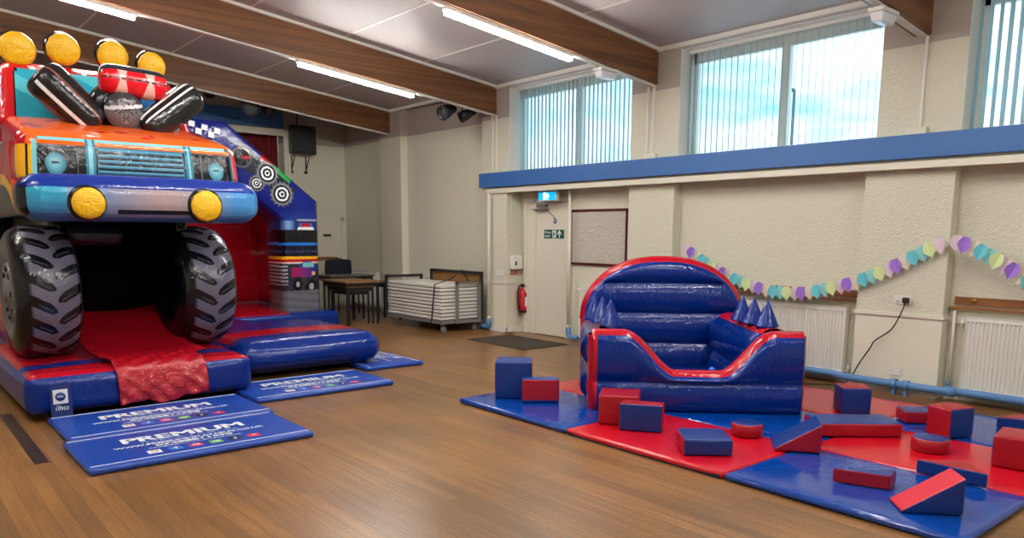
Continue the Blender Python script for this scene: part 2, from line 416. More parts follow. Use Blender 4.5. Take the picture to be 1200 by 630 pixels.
# right wall: lower and upper zones with window openings
WIN = []                                      # (y0, y1) of the openings at the wall face
for pa, pb in (((597, 150), (741, 100)), ((797, 100), (1035, 60)), ((1131, 100), None)):
    WIN.append((wx(pb[0], pb[1], XP).y if pb else .35, wx(pa[0], pa[1], XP).y))
WIN.append((-2.7, -.45))
WZ0, WZ1 = 2.38, 3.60
pil = [(wx(1111, 300, XP).y, wx(1008, 300, XP).y, XP), (wx(789, 250, XP).y, wx(735, 300, XP).y, XP),
       (wx(594, 300, XQ).y, wx(571, 300, XQ).y, XQ), (wx(470, 220, XP).y, wx(446, 220, XP).y, XP), (-.4, .35, XP)]
mm = MB()
BACK = 7.76
doorY0, doorY1 = wx(664, 300, XD).y, wx(617, 300, XD).y
yrec1 = pil[2][0]
segs = sorted([(y0, y1, x) for y0, y1, x in pil])
cur = YN
for y0, y1, x in segs + [(YB, YB, 0)]:
    if y0 > cur:
        if cur < 7. < y0 or (cur < doorY0 < y0):
            yn0 = wx(667, 300, XW).y
            mm.box((XW, cur, 0), (BACK, yn0, 2.2)); mm.box((XD, yn0, 0), (BACK, y0, 2.2))
        else: mm.box((XW, cur, 0), (BACK, y0, 2.2))
    if y1 > y0:
        mm.box((x, y0, .0), (BACK, y1, 2.2))
    cur = y1
YU = wx(565, 180, XP).y                        # end of the window part of the wall
# upper zone
cur = YN
for y0, y1 in sorted(WIN):
    mm.box((XP, cur, 2.2), (BACK, y0, PAINT_Z)); mm.box((XP, cur, PAINT_Z), (BACK, y0, 4.0), 1)
    mm.box((XP, y0, 2.2), (BACK, y1, WZ0)); mm.box((XP+.03, y0, WZ1), (BACK, y1, 4.0), 1)
    cur = y1
mm.box((XP, cur, 2.2), (BACK, YU, PAINT_Z)); mm.box((XP, cur, PAINT_Z), (BACK, YU, 4.0), 1)
p4 = pil[3]
for y0, y1, x in ((YU, p4[0], XW), (p4[0], p4[1], XP), (p4[1], YB, XW)):
    mm.box((x, y0, 2.2), (BACK, y1, PAINT_Z)); mm.box((x, y0, PAINT_Z), (BACK, y1, 4.0), 1)
struct(mm.build('wall_right', [m_wall, m_wallup], weld=False))

mm = MB()                                      # back wall with the stage opening
ox1 = wy(332, 158, YB).x; oz1 = 3.32
mm.box((ox1, YB, 0), (8, YB+.25, PAINT_Z)); mm.box((ox1, YB, PAINT_Z), (8, YB+.25, 4.2), 1)
mm.box((XL-.2, YB, oz1), (ox1, YB+.25, 5.2), 1); mm.box((XL-.2, YB, 0), (0, YB+.25, oz1)); mm.box((0, YB, 0), (ox1, YB+.25, .9))
mm.box((XL-.2, YB+1.2, 0), (8, YB+1.4, 5.2), 1)
struct(mm.build('wall_back', [m_wall, m_wallup], weld=False))
mm = MB(); mm.box((XL-.25, YN, 0), (XL, YB, PAINT_Z)); mm.box((XL-.25, YN, PAINT_Z), (XL, YB, 5.2), 1)
struct(mm.build('wall_left', [m_wall, m_wallup]))
mm = MB(); mm.box((XL, YN-.25, 0), (8, YN, PAINT_Z)); mm.box((XL, YN-.25, PAINT_Z), (8, YN, 5.2), 1)
struct(mm.build('wall_front', [m_wall, m_wallup]))

# dado mouldings and smooth plinth faces
mm = MB()
for (y0, y1, x) in pil:
    mm.box((x-.02, y0-.02, .735), (x, y1+.012, .77)); mm.box((x, y0-.02, .735), (x+.2, y0, .77))
mm.box((XW-.012, p4[1], .735), (XW, YB, .765)); mm.box((XW-.012, pil[2][1], .735), (XW, p4[0], .765))
mm.box((XW-.015, pil[0][1], .70), (XW, pil[1][0], .76)); mm.box((XW-.015, .35, .70), (XW, pil[0][0], .76))
struct(mm.build('trim_2', m_cream))
mm = MB()
for (y0, y1, x) in pil:
    mm.box((x-.004, y0-.004, 0), (x, y1, .735)); mm.box((x, y0-.004, 0), (x+.2, y0, .735))
struct(mm.build('trim_3', m_wallsm))
mm = MB()
y0, y1, x = pil[2]
mm.box((x-.016, y0-.016, 0), (x-.004, y1, .08)); mm.box((x-.016, y0-.016, 0), (XD, y0-.004, .08))
struct(mm.build('baseboard_right', m_whitep))
mm = MB().box((XW-.015, pil[2][1]+.01, 0), (XW, p4[0], .1)).box((XW-.015, p4[1], 0), (XW, YB, .1)); struct(mm.build('baseboard_back', m_cream))

# the long blue boxing under the windows and the white trunking below it
mm = MB(); ysh = wx(561, 210, 7.27).y
mm.box((7.27, YN, 2.175), (XP, ysh, 2.385)); struct(mm.build('trim_4', m_bluep, bevel=.004))
mm = MB(); mm.box((7.30, YN, 2.085), (7.34, ysh-.15, 2.15)); mm.box((7.34, YN, 2.15), (XP, ysh-.02, 2.175))
struct(mm.build('trim_5', m_cream, bevel=.003))

# timber beams with white undersides and ceiling coving
for i, yb in enumerate(BEAM_Y):
    mm = MB(); x0, x1 = XL, 7.40
    mm.prism([(x0, yb, zc(x0)-.41), (x1, yb, zc(x1)-.41), (x1, yb, zc(x1)), (x0, yb, zc(x0))], (0, .14, 0))
    o = struct(mm.build('trim_%d' % (6+i), m_beam))
    mm = MB()
    mm.prism([(x0, yb+.035, zc(x0)-.43), (x1, yb+.035, zc(x1)-.43), (x1, yb+.035, zc(x1)-.41), (x0, yb+.035, zc(x0)-.41)], (0, .06, 0))
    mm.prism([(x0, yb-.03, zc(x0)-.035), (x1, yb-.03, zc(x1)-.035), (x1, yb-.03, zc(x1)), (x0, yb-.03, zc(x0))], (0, .03, 0))
    mm.prism([(x0, yb+.14, zc(x0)-.035), (x1, yb+.14, zc(x1)-.035), (x1, yb+.14, zc(x1)), (x0, yb+.14, zc(x0))], (0, .03, 0))
    mm.build('coving', m_whitep, o)
mm = MB()
for k in range(4): mm.box((XP-.03, BEAM_Y[k]+.14, zc(XP)-.045), (XP+.03, BEAM_Y[k+1]-.0, zc(XP)+.01))
struct(mm.build('trim_11', m_whitep))

# windows
def window(idx, y0, y1, mull=True):
    m_ = MB(); xg = 7.66
    fw = .055
    # reveal lining
    m_.box((XP+.002, y0-.001, WZ0), (xg, y0+.006, WZ1)); m_.box((XP+.002, y1-.006, WZ0), (xg, y1+.001, WZ1))
    m_.box((XP+.03, y0, WZ1-.006), (xg, y1, WZ1+.001)); m_.box((XP-.01, y0, WZ0-.001), (xg, y1, WZ0+.008))
    m_.box((xg, y0, WZ0), (xg+.06, y0+fw, WZ1)); m_.box((xg, y1-fw, WZ0), (xg+.06, y1, WZ1))
    m_.box((xg, y0, WZ1-.14), (xg+.06, y1, WZ1)); m_.box((xg, y0, WZ0), (xg+.06, y1, WZ0+fw))
    ys = [y0, y1]
    if mull:
        ym = (y0+y1)/2-.02; m_.box((xg-.01, ym-.05, WZ0), (xg+.06, ym+.05, WZ1))
    w = struct(m_.build('window_%d' % idx, m_whitep, bevel=.003, weld=False))
    MB().box((xg+.03, y0, WZ0), (xg+.036, y1, WZ1)).build('pane', m_glass, w)
for i, (y0, y1) in enumerate(WIN):
    window(i+1, y0, y1); portal(y0, y1, WZ0, WZ1, 7.9)

def blind(y0, y1, ang, label, grp):
    t = thing('vertical_blind', label, 'blind', (7.57, (y0+y1)/2, WZ1-.02), grp)
    k = []
    k.append(MB().box((7.545, y0+.01, WZ1-.04), (7.60, y1-.01, WZ1)).build('head_rail', m_whitep, t, bevel=.003))
    m_ = MB(); n = int((y1-y0-.06)/.078)
    for i in range(n+1):
        y = y0+.045+i*.078; hw = .044; a = ang+random.uniform(-.04, .04)
        dx, dy = cos(a)*hw, sin(a)*hw; z0 = WZ0+.035
        pts = []
        for s in (-1, 0, 1):
            off = .004 if s == 0 else 0
            pts.append((7.572+dx*s-sin(a)*off, y+dy*s+cos(a)*off))
        vs = [(p[0], p[1], z0) for p in pts]+[(p[0], p[1], WZ1-.05) for p in pts]
        m_.add(vs, [(0, 1, 4, 3), (1, 2, 5, 4)], 0, smooth=True)
    k.append(m_.build('slats', m_blind, t))
    m_ = MB(); m_.tube([(7.53, y0+.05+.01*j, WZ0+.042) for j in range(0, int((y1-y0-.1)/.01), 8)], .0016, 5); k.append(m_.build('bottom_chain', m_whitep, t))
    reparent_world(t, k)
blind(*WIN[0], .50, 'white vertical blind at the far window above the fire door, slats half closed', 'vertical window blinds')
blind(*WIN[1], .47, 'white vertical blind at the wide middle window with sky behind its open slats', 'vertical window blinds')
blind(*WIN[2], .72, 'white vertical blind at the window cut by the right edge of the photo', 'vertical window blinds')

# lamp post outside
q = wx(931, 106, 16.)
mm = MB(); mm.tube([(16, q.y, -1), (16, q.y, q.z)], .032, 10); mm.tube([(16, q.y, q.z), (16, q.y+.12, q.z+.04)], .04, 8)
rbox(mm, ((15.95, q.y+.05, q.z+.0), (16.05, q.y+.24, q.z+.07)), .03, 0, 2)
tag(mm.build('street_lamp', mat('lamp_post_grey', rgb(70, 90, 100), .6), None), 'grey street lamp on a thin post seen through the middle window', 'street lamp')

# ceiling battens
def batten(xa, xb, yb, label):
    xc = (xa+xb)/2
    t = thing('batten_light', label, 'ceiling light', (xc, yb+.065, zc(xc)-.43), 'led batten lights under the beams')
    def bar(x0, x1, y0, y1, d0, d1, mt, nm):
        m_ = MB(); m_.prism([(x0, y0, zc(x0)-d1), (x1, y0, zc(x1)-d1), (x1, y0, zc(x1)-d0), (x0, y0, zc(x0)-d0)], (0, y1-y0, 0)); return m_.build(nm, mt, t, bevel=.004)
    k = [bar(xa, xb, yb+.03, yb+.10, .43, .455, m_whitep, 'housing'), bar(xa+.02, xb-.02, yb+.034, yb+.096, .456, .492, m_led, 'diffuser')]
    reparent_world(t, k)
def bx(px, py, yb): return wy(px, py, yb+.065).x
batten(bx(520, 8, BEAM_Y[2]), bx(670, 68, BEAM_Y[2]), BEAM_Y[2], 'led batten under the nearest timber beam, nearest light to the middle window')
batten(bx(348, 75, BEAM_Y[3]), bx(485, 115, BEAM_Y[3]), BEAM_Y[3], 'led batten under the second timber beam, left of the black floodlights')
batten(bx(62, 0, BEAM_Y[3])-.1, bx(160, 24, BEAM_Y[3]), BEAM_Y[3], 'led batten light cut by the top edge above the truck roof lamps')
for xa, yb in ((2.0, BEAM_Y[2]), (-1.2, BEAM_Y[2]), (-1.2, BEAM_Y[3]), (4.1, BEAM_Y[1]), (1.2, BEAM_Y[1]), (-1.7, BEAM_Y[1]), (4.1, BEAM_Y[0]), (1.2, BEAM_Y[0])):
    batten(xa, xa+1.75, yb, 'led batten light under the timber beams outside the picture')

# emergency lights under the beams
def emergency(px, py, yb, label):
    x = wy(px, py, yb+.05).x; zt = zc(x)-.43
    t = thing('emergency_light', label, 'emergency light', (x, yb+.06, zt), 'emergency lights under the beams')
    k = [rbox(MB(), ((x-.15, yb-.005, zt-.035), (x+.15, yb+.125, zt)), .01, 0, 2).build('housing', m_whitep, t)]
    cor = [(x-.115, yb+.02, zt-.11), (x+.115, yb+.02, zt-.11), (x+.115, yb+.10, zt-.11), (x-.115, yb+.10, zt-.11),
           (x-.14, yb, zt-.036), (x+.14, yb, zt-.036), (x+.14, yb+.12, zt-.036), (x-.14, yb+.12, zt-.036)]
    k.append(rbox(MB(), cor, .012, 0, 2).build('cover', m_cover, t)); reparent_world(t, k)
emergency(711, 86, BEAM_Y[2], 'clear emergency light under the beam end beside the far window')
emergency(1037, 15, BEAM_Y[1], 'clear emergency light at the top right corner of the middle window')

# conduits with junction boxes on the upper wall
def conduit(px0, pxt, pyt, label, double=False):
    p = wx(px0, 200, XP); pt = wx(pxt, pyt, XP); y = pt.y
    t = thing('cable_conduit', label, 'conduit', (XP, y, 2.39), 'white conduits between the beams and the blue boxing')
    m_ = MB(); m_.box((XP-.022, y-.012, 2.44), (XP, y+.012, 3.235))
    if double: m_.box((XP-.022, y+.075, 2.44), (XP, y+.1, 3.235))
    k = [m_.build('trunking', m_whitep, t, bevel=.002)]
    k.append(MB().box((XP-.045, y-.07, 2.385), (XP, y+.11, 2.45)).build('junction_box', m_cream, t, bevel=.004)); reparent_world(t, k)
conduit(575, 582, 180, 'white twin conduit and box at the far end of the blue boxing', True)
conduit(765, 766, 150, 'white conduit and box between the far and the middle window', True)
conduit(1080, 1083, 100, 'white conduit and box between the middle window and the right-hand window')

# ------------------------------------------------------------------ fire door and its surroundings
ya, yb_ = wx(665, 300, XD-.03).y, wx(629, 300, XD-.03).y
yL = wx(617, 300, XD).y
mm = MB()
mm.box((XD-.06, ya-.05, 0), (XD, ya, 2.0)); mm.box((XD-.06, yb_, 0), (XD, yb_+.05, 2.0)); mm.box((XD-.06, ya-.05, 1.93), (XD, yL, 1.99))
mm.box((XD-.06, yL-.05, 0), (XD, yL, 1.93)); mm.box((XD-.03, yb_+.05, 0), (XD, yL-.05, 1.93))
mm.box((XD-.025, ya-.05, 1.99), (XD, yL, 2.08))
door = struct(mm.build('door_1', m_cream, bevel=.004, weld=False))
MB().box((XD-.045, ya+.004, .012), (XD-.002, yb_-.004, 1.926)).build('leaf', m_cream, door, bevel=.003)
mm = MB().box((XD-.10, yb_-.26, 1.86), (XD-.046, yb_-.06, 1.91)); mm.box((XD-.12, yb_-.3, 1.83), (XD-.06, yb_+.02, 1.845)); mm.tube([(XD-.11, yb_-.28, 1.838), (XD-.05, yb_-.42, 1.70)], .007, 6)
mm.build('door_closer', m_steel, door, bevel=.004)
mm = MB()
p = wx(650.6, 259, XD-.045); mm.lathe([(0, .003), (.034, .003), (.034, 0)], p, (-1, 0, 0), 20)
o = mm.build('round_sign', mat('blue_sign', rgb(22, 44, 130), .4)); tag(o, 'small round blue mandatory sign on the fire door', 'sign')
MB().box((p.x-.006, p.y-.02, p.z-.005), (p.x-.003, p.y+.02, p.z+.005)).build('lettering', m_white, o)
# fire exit sign
a = wx(638, 269, XD-.046); b = wx(661, 279, XD-.046); a2 = Vector((XD-.046, a.y, a.z)); hgt = .125; wid = a.y-b.y
sg = MB().box((XD-.050, b.y, a.z-hgt), (XD-.046, a.y, a.z)).build('fire_exit_sign', m_green, loc=(XD-.046, a.y, a.z-hgt)); tag(sg, 'green fire exit sign with running man and arrow on the cream door', 'sign')
def onwall(X, y, z): return frame((X, y, z), (0, -1, 0), (0, 0, 1))   # lettering on the right wall, read from inside the hall
def stick_man(X, y, z, s, mt, parent, inv, nm='running_man'):
    m_ = MB()
    m_.lathe([(0, .001), (.09*s, .001), (.09*s, 0)], (X, y-.45*s, z+.83*s), (-1, 0, 0), 10)
    def limb(p, w):
        for i in range(len(p)-1):
            (a0, b0), (a1, b1) = p[i], p[i+1]; d = Vector((a1-a0, b1-b0)).normalized(); n_ = Vector((-d.y, d.x))*w/2
            m_.add([(X-.001, y-s*(a0+n_.x), z+s*(b0+n_.y)), (X-.001, y-s*(a1+n_.x), z+s*(b1+n_.y)), (X-.001, y-s*(a1-n_.x), z+s*(b1-n_.y)), (X-.001, y-s*(a0-n_.x), z+s*(b0-n_.y))], [(0, 1, 2, 3)])
    limb([(.42, .72), (.38, .42)], .17); limb([(.38, .42), (.55, .22), (.45, .02)], .1); limb([(.38, .42), (.25, .2), (.05, .15)], .1)
    limb([(.42, .68), (.62, .52), (.74, .6)], .08); limb([(.42, .68), (.22, .6), (.18, .42)], .08)
    o = m_.build(nm, mt, parent, weld=False)
    if inv is not None: o.matrix_parent_inverse = inv
    return o
def arrow_up(X, y, z, s, mt, parent, inv, nm='arrow'):
    m_ = MB(); P = [(0, .0), (.14, 0), (.14, .5), (.38, .28), (.38, .5), (.07, .86), (-.24, .5), (-.24, .28), (0, .5)]
    m_.prism([(X-.001, y-s*(a+.25), z+s*b) for a, b in P], (-.0005, 0, 0)); o = m_.build(nm, mt, parent)
    if inv is not None: o.matrix_parent_inverse = inv
    return o
bpy.context.view_layer.update(); inv = sg.matrix_world.inverted()
zz = a.z-hgt
o = text('Fire', 'lettering', onwall(XD-.0505, a.y-.02, zz+.07), .13, m_white, sg, .036, .01); o.matrix_parent_inverse = inv
o = text('exit', 'lettering', onwall(XD-.0505, a.y-.02, zz+.02), .11, m_white, sg, .034, .01); o.matrix_parent_inverse = inv
o = MB().box((XD-.0515, a.y-.255, zz+.008), (XD-.0502, a.y-.175, zz+hgt-.008)).build('panel', m_white, sg); o.matrix_parent_inverse = inv
stick_man(XD-.052, a.y-.17, zz+.012, .1, m_green, sg, inv)
arrow_up(XD-.0505, a.y-.28, zz+.01, .13, m_white, sg, inv)
# lit exit sign hanging below the boxing
a = wx(632, 224, 7.42); b = wx(653, 235, 7.42)
t = thing('exit_light', 'lit blue emergency exit light hanging above the fire door', 'exit sign', (7.42, (a.y+b.y)/2, 2.10))
zt, zb = 2.075, 1.945
k = [MB().box((7.40, b.y, zb), (7.46, a.y, zt)).build('housing', m_whitep, t, bevel=.01),
     MB().box((7.396, b.y+.012, zb+.012), (7.3995, a.y-.012, zt-.012)).build('lit_panel', m_exitlit, t),
     MB().box((7.42, (a.y+b.y)/2-.02, zt), (7.44, (a.y+b.y)/2+.01, 2.11)).build('bracket', m_black, t)]
k.append(MB().box((7.394, a.y-.17, zb+.018), (7.3958, a.y-.11, zt-.018)).build('door_symbol', m_exitwhite, t))
k.append(stick_man(7.394, a.y-.105, zb+.02, .085, m_exitlit, t, None))
k.append(arrow_up(7.396, a.y-.17, zb+.02, .1, m_exitwhite, t, None))
reparent_world(t, k)
# door mat and wedge
A, B, D_ = fl(615, 410), fl(665, 402.5), fl(556, 399)
mm = rbox(MB(), ((A.x, A.y, 0.001), (7.16, 8.62, .012)), .005, 0, 3)
tag(mm.build('door_mat', m_doormat, loc=((A.x+7.16)/2, 8., .001)), 'thin brown-grey doormat lying in front of the fire door', 'door mat')
w0 = fl(605, 392)
mm = MB().prism([(w0.x, w0.y, 0.0), (w0.x+.2, w0.y-.16, 0), (w0.x+.2, w0.y-.16, .045), (w0.x, w0.y, .028)], (-.05, -.06, 0))
mm = MB().prism([(7.24, 8.74, 0.013), (7.24, 8.48, 0.013), (7.24, 8.48, .055), (7.24, 8.74, .02)], (.06, 0, 0))
mm = MB().prism([(7.22, 8.84, 0.0), (7.22, 8.64, 0.0), (7.22, 8.64, .045), (7.22, 8.84, .012)], (.06, 0, 0))
tag(mm.build('door_wedge', m_woodrail, bevel=.003), 'small brown wooden door wedge on the floor by the fire door', 'door wedge')

# extinguisher, dispenser, pull cord on the side face of the door pilaster (faces the camera side)
yf = pil[2][0]-.006
def onside(px, py): return wy(px, py, yf)
e0 = onside(608, 366); ex = e0.x
t = thing('fire_extinguisher', 'red fire extinguisher hanging on the wall beside the fire door', 'fire extinguisher', (ex, yf-.09, .30))
mm = MB(); r = .072; zb = .30
mm.lathe([(0, 0), (r, 0), (r, .04)], (ex, yf-.09, zb), (0, 0, 1), 20)
k = [mm.build('base_ring', m_black, t)]
mm = MB().lathe([(r, .04), (r, .30), (r*.8, .345), (r*.35, .37), (r*.3, .385), (0, .385)], (ex, yf-.09, zb), (0, 0, 1), 24); k.append(mm.build('cylinder', m_red, t))
mm = MB().lathe([(.022, .385), (.025, .42), (0, .42)], (ex, yf-.09, zb), (0, 0, 1), 12)
mm.box((ex-.03, yf-.15, zb+.42), (ex+.02, yf-.06, zb+.435)); mm.box((ex-.02, yf-.16, zb+.395), (ex+.01, yf-.08, zb+.408)); k.append(mm.build('valve_handle', m_black, t, bevel=.003))
mm = MB().tube([(ex-.02, yf-.09, zb+.40), (ex-.08, yf-.1, zb+.40), (ex-.108, yf-.1, zb+.33), (ex-.10, yf-.1, zb+.15), (ex-.085, yf-.11, zb+.06)], [.012, .012, .013, .013, .018], 8); k.append(mm.build('hose', m_black, t))
k.append(MB().box((ex-.02, yf-.1655, zb+.1), (ex+.05, yf-.1635, zb+.24)).build('label', m_white, t))
k.append(MB().box((ex-.02, yf-.02, zb+.3), (ex+.02, yf, zb+.36)).build('wall_bracket', m_blackm, t))
reparent_world(t, k)
d0, d1 = onside(597, 299), onside(608, 315)
t = thing('soap_dispenser', 'white hand sanitiser dispenser on the wall above the fire extinguisher', 'dispenser', (d0.x, yf, d1.z))
k = [rbox(MB(), ((d0.x, yf-.1, d1.z), (d1.x, yf, d0.z)), .02, 0, 3).build('casing', m_whitep, t),
     MB().box((d0.x+.03, yf-.105, d1.z+.06), (d0.x+.06, yf-.1, d1.z+.12)).build('window', m_black, t),
     MB().box((d0.x+.015, yf-.006, d1.z-.08), (d1.x-.02, yf, d1.z-.02)).build('label', mat('orange_label', rgb(190, 110, 80), .5), t)]
reparent_world(t, k)
c0, c1 = onside(599, 226), onside(599, 275)
tag(MB().tube([(c0.x, yf-.01, 2.08), (c0.x, yf-.01, c1.z+.03)], .006, 8).lathe([(0, -.02), (.014, -.015), (.014, .015), (0, .03)], (c0.x, yf-.016, c1.z), (0, 0, 1), 10).build('pull_cord', m_whitep), 'white pull cord hanging above the sanitiser dispenser', 'pull cord')
# white pipes
def pipe(pts, r, mt, nm, label, cat='pipe', loc=None):
    o = MB().tube(pts, r, 12).build(nm, mt); return tag(o, label, cat)
def elbow_pipe(px, X, ztop, label, hor):
    p = wx(px, 300, X); y = p.y
    t = thing('water_pipe', label, 'pipe', (X, y, .0), 'white heating pipes with blue feet')
    k = [MB().tube([(X, y, ztop), (X, y, .19)], .024, 12).tube([(X, y, .22), (X, y, .185)], .034, 12).build('pipe', m_cream, t)]
    pts = [(X, y, .185), (X, y, .12)] + [(X, y+hor*.07*(1-cos(a)), .12-.065*sin(a)) for a in (.4, .8, 1.2, 1.57)] + [(X, y+hor*.2, .055)]
    k.append(MB().tube(pts, .036, 12).build('elbow', m_bluepipe, t))
    reparent_world(t, k)
elbow_pipe(572.8, 7.26, 2.085, 'white vertical pipe with blue foot behind the table trolley', 1)
elbow_pipe(667, 7.45, 2.085, 'white vertical pipe with blue foot between the fire door and the noticeboard', -1)
# noticeboard
a = wx(669, 246, XW-.03); b = wx(733, 311, XW-.03)
t = thing('notice_board', 'maroon framed noticeboard with crumpled white paper beside the fire door', 'notice board', (XW-.02, (a.y+b.y)/2, b.z))
z0, z1 = 1.07, 1.815
y0, y1 = b.y, a.y
mm = MB(); fw = .028
mm.box((XW-.035, y0, z1-fw), (XW, y1, z1)); mm.box((XW-.035, y0, z0), (XW, y1, z0+fw)); mm.box((XW-.035, y1-fw*.6, z0), (XW, y1, z1)); mm.box((XW-.035, y0, z0), (XW, y0+fw*.6, z1))
k = [mm.build('frame', m_darkred, t, bevel=.003), MB().box((XW-.02, y0+.01, z0+.01), (XW-.002, y1-.01, z1-.01)).build('paper', m_paper, t)]
reparent_world(t, k)
# light switches / sockets
def plate(name, X, px0, py0, px1, py1, label, cat, parts=()):
    a = wx(px0, py0, X); b = wx(px1, py1, X)
    t = thing(name, label, cat, (X, (a.y+b.y)/2, (a.z+b.z)/2)); k = [MB().box((X-.012, b.y, b.z), (X-.004, a.y, a.z)).build('plate', m_whitep, t, bevel=.002)]
    for (u, v, w, h) in parts:
        yy = a.y+(b.y-a.y)*u; z_ = b.z+(a.z-b.z)*v
        k.append(MB().box((X-.017, yy-w/2, z_-h/2), (X-.012, yy+w/2, z_+h/2)).build('switch', m_whitep if w > .008 else m_black, t))
    reparent_world(t, k); return t, a, b
plate('light_switch', XQ, 582, 316, 590, 323, 'white light switch on the wall left of the dispenser', 'light switch', [(.5, .5, .03, .03)])
plate('light_switch', XW, 473.5, 285, 478, 292, 'small white switch box on the wall above the table trolley', 'light switch', [(.5, .5, .02, .03)])
_, sa, sb = plate('wall_socket', XP-.004, 1048.5, 346, 1068, 356.5, 'white double socket with black plug below the paper garland', 'socket', [(.12, .75, .012, .016), (.45, .75, .012, .016), (.2, .3, .006, .01), (.3, .3, .006, .01)])
plate('wall_socket', XP-.004, 1044, 428.5, 1056, 440, 'square white blank outlet plate low on the wall above the blue pipe', 'socket', [(.15, .5, .006, .006), (.85, .5, .006, .006)])
# black cable with plug
pp = [(1061, 352), (1058, 362), (1050, 378), (1042, 388), (1025, 399), (1020, 407), (1012, 418), (1004, 430), (998, 440)]
P3 = [wx(x, y, XP-.05 if i < 8 else XP-.06) for i, (x, y) in enumerate(pp)]
P3 += [Vector((7.30, 3.62, .012)), Vector((7.24, 3.75, .010)), Vector((7.10, 3.9, .010)), Vector((6.98, 4.1, .010))]
def smooth_path(P, n=6):
    out = []
    for i in range(len(P)-1):
        p0 = P[max(i-1, 0)]; p1 = P[i]; p2 = P[i+1]; p3 = P[min(i+2, len(P)-1)]
        for k in range(n):
            t = k/n; out.append(.5*((2*p1)+(-p0+p2)*t+(2*p0-5*p1+4*p2-p3)*t*t+(-p0+3*p1-3*p2+p3)*t**3))
    return out+[P[-1]]
t = thing('power_cable', 'black power cable hanging from the double wall socket to the floor', 'cable', tuple(P3[0]))
k = [MB().tube(smooth_path(P3), .0065, 8).build('cable', m_black, t), rbox(MB(), ((XP-.07, P3[0].y-.028, P3[0].z-.025), (XP-.018, P3[0].y+.028, P3[0].z+.03)), .015, 0, 3).build('plug', m_black, t)]
reparent_world(t, k)

# radiators
def radiator(y0, y1, label, X=7.44, z0=.09, z1=.77, wallx=None, pitch=.0333, visible=True):
    t = thing('radiator', label, 'radiator', (X, (y0+y1)/2, z0), 'white panel radiators along the wall')
    m_ = MB(); n = int((y1-y0)/pitch); vs = []; 
    prof = []
    for i in range(n):
        ya_ = y0+(y1-y0)*i/n; w = (y1-y0)/n
        prof += [(ya_, .0), (ya_+w*.30, .0), (ya_+w*.42, .013), (ya_+w*.88, .013)]
    prof.append((y1, 0))
    zs = [(z0, .004), (z0+.03, .0), (z0+.05, 1), (z1-.05, 1), (z1-.03, .0), (z1, .004)]
    for z, s in zs:
        for y, d in prof: vs.append((X+(d if s == 1 else (s if s < 1 else 0)), y, z))
    nu = len(prof); fs = [(j*nu+i, j*nu+i+1, (j+1)*nu+i+1, (j+1)*nu+i) for j in range(len(zs)-1) for i in range(nu-1)]
    m_.add(vs, fs, 0, smooth=False)
    m_.box((X+.02, y0, z0), (X+.03, y1, z1)); 
    k = [m_.build('front_panel', m_whitep, t)]
    m_ = MB(); m_.box((X-.003, y0-.008, z0-.004), (X+.075, y0, z1+.006)); m_.box((X-.003, y1, z0-.004), (X+.075, y1+.008, z1+.006)); m_.box((X-.003, y0, z1), (X+.075, y1, z1+.006)); m_.box((X-.003, y0-.002, z0-.018), (X+.01, y1+.002, z0))
    k.append(m_.build('casing', m_whitep, t))
    m_ = MB().tube([(X+.04, y1+.008, z1-.05), (X+.04, y1+.05, z1-.05)], .013, 8).tube([(X+.04, y1+.05, z1-.02), (X+.04, y1+.05, z1-.09)], .02, 10); k.append(m_.build('valve', m_cream, t))
    m_ = MB().tube([(X+.04, y0-.008, z0+.04), (X+.04, y0-.05, z0+.04)], .011, 8).tube([(X+.04, y0-.05, .12), (X+.04, y0-.05, z0+.1)], .016, 10); k.append(m_.build('lockshield', m_cream, t))
    reparent_world(t, k)
yr = wx(1131, 400, 7.44).y
radiator(.75, yr, 'white ribbed radiator at the right edge below the wooden rail')
yr2 = wx(988, 400, 7.44).y
radiator(yr2, 5.3, 'white ribbed radiator behind the right side of the ball pit')
radiator(6.62, wx(679, 360, 7.44).y, 'white radiator below the noticeboard behind the left of the ball pit')
radiator(10.3, wx(478, 330, 7.44).y, 'white radiator on the wall behind the table trolley', z0=.1, z1=.74)
radiator(12.95, 14.05, 'pale radiator in the far corner behind the stacked tables', z0=.1, z1=.74)
# vertical feed pipe right radiator
pz = wx(1120, 360, 7.5)
tag(MB().tube([(7.49, pz.y, .13), (7.49, pz.y, .82)], .013, 10).tube([(7.49, pz.y, .12), (7.49, pz.y, .16)], .022, 10, 1).build('radiator_pipe', [m_cream, m_bluepipe]), 'thin white riser pipe left of the right-hand radiator', 'pipe')
# blue low-level pipe
t = thing('heating_pipe', 'blue painted heating pipe running along the foot of the wall', 'pipe', (7.33, 2.6, 0))
pth = [(7.40, 5.75, .1), (7.40, 3.75, .1), (7.33, 3.62, .1), (7.33, 2.70, .1), (7.40, 2.54, .1), (7.40, -1., .1)]
k = [MB().tube(pth, .036, 14).build('pipe', m_bluepipe, t)]
for px in (1047, 1061):
    y = wx(px, 460, 7.33).y; mm = MB().tube([(7.33, y-.025, .1), (7.33, y+.025, .1)], .05, 14); mm.box((7.31, y-.012, 0), (7.35, y+.012, .1)); k.append(mm.build('collar', m_bluepipe, t))
y = 2.74; k.append(MB().tube([(7.347, 2.66, .1), (7.375, 2.595, .1)], .047, 14).build('collar', m_bluepipe, t))
k.append(MB().tube([(7.49, pz.y, .12), (7.40, pz.y, .1)], .02, 10).build('branch', m_bluepipe, t))
reparent_world(t, k)
tag(MB().tube([(7.42, 7.1, .07), (7.42, 6.55, .07)], .034, 12).build('floor_pipe', m_bluepipe), 'short blue pipe at floor level below the noticeboard', 'pipe')

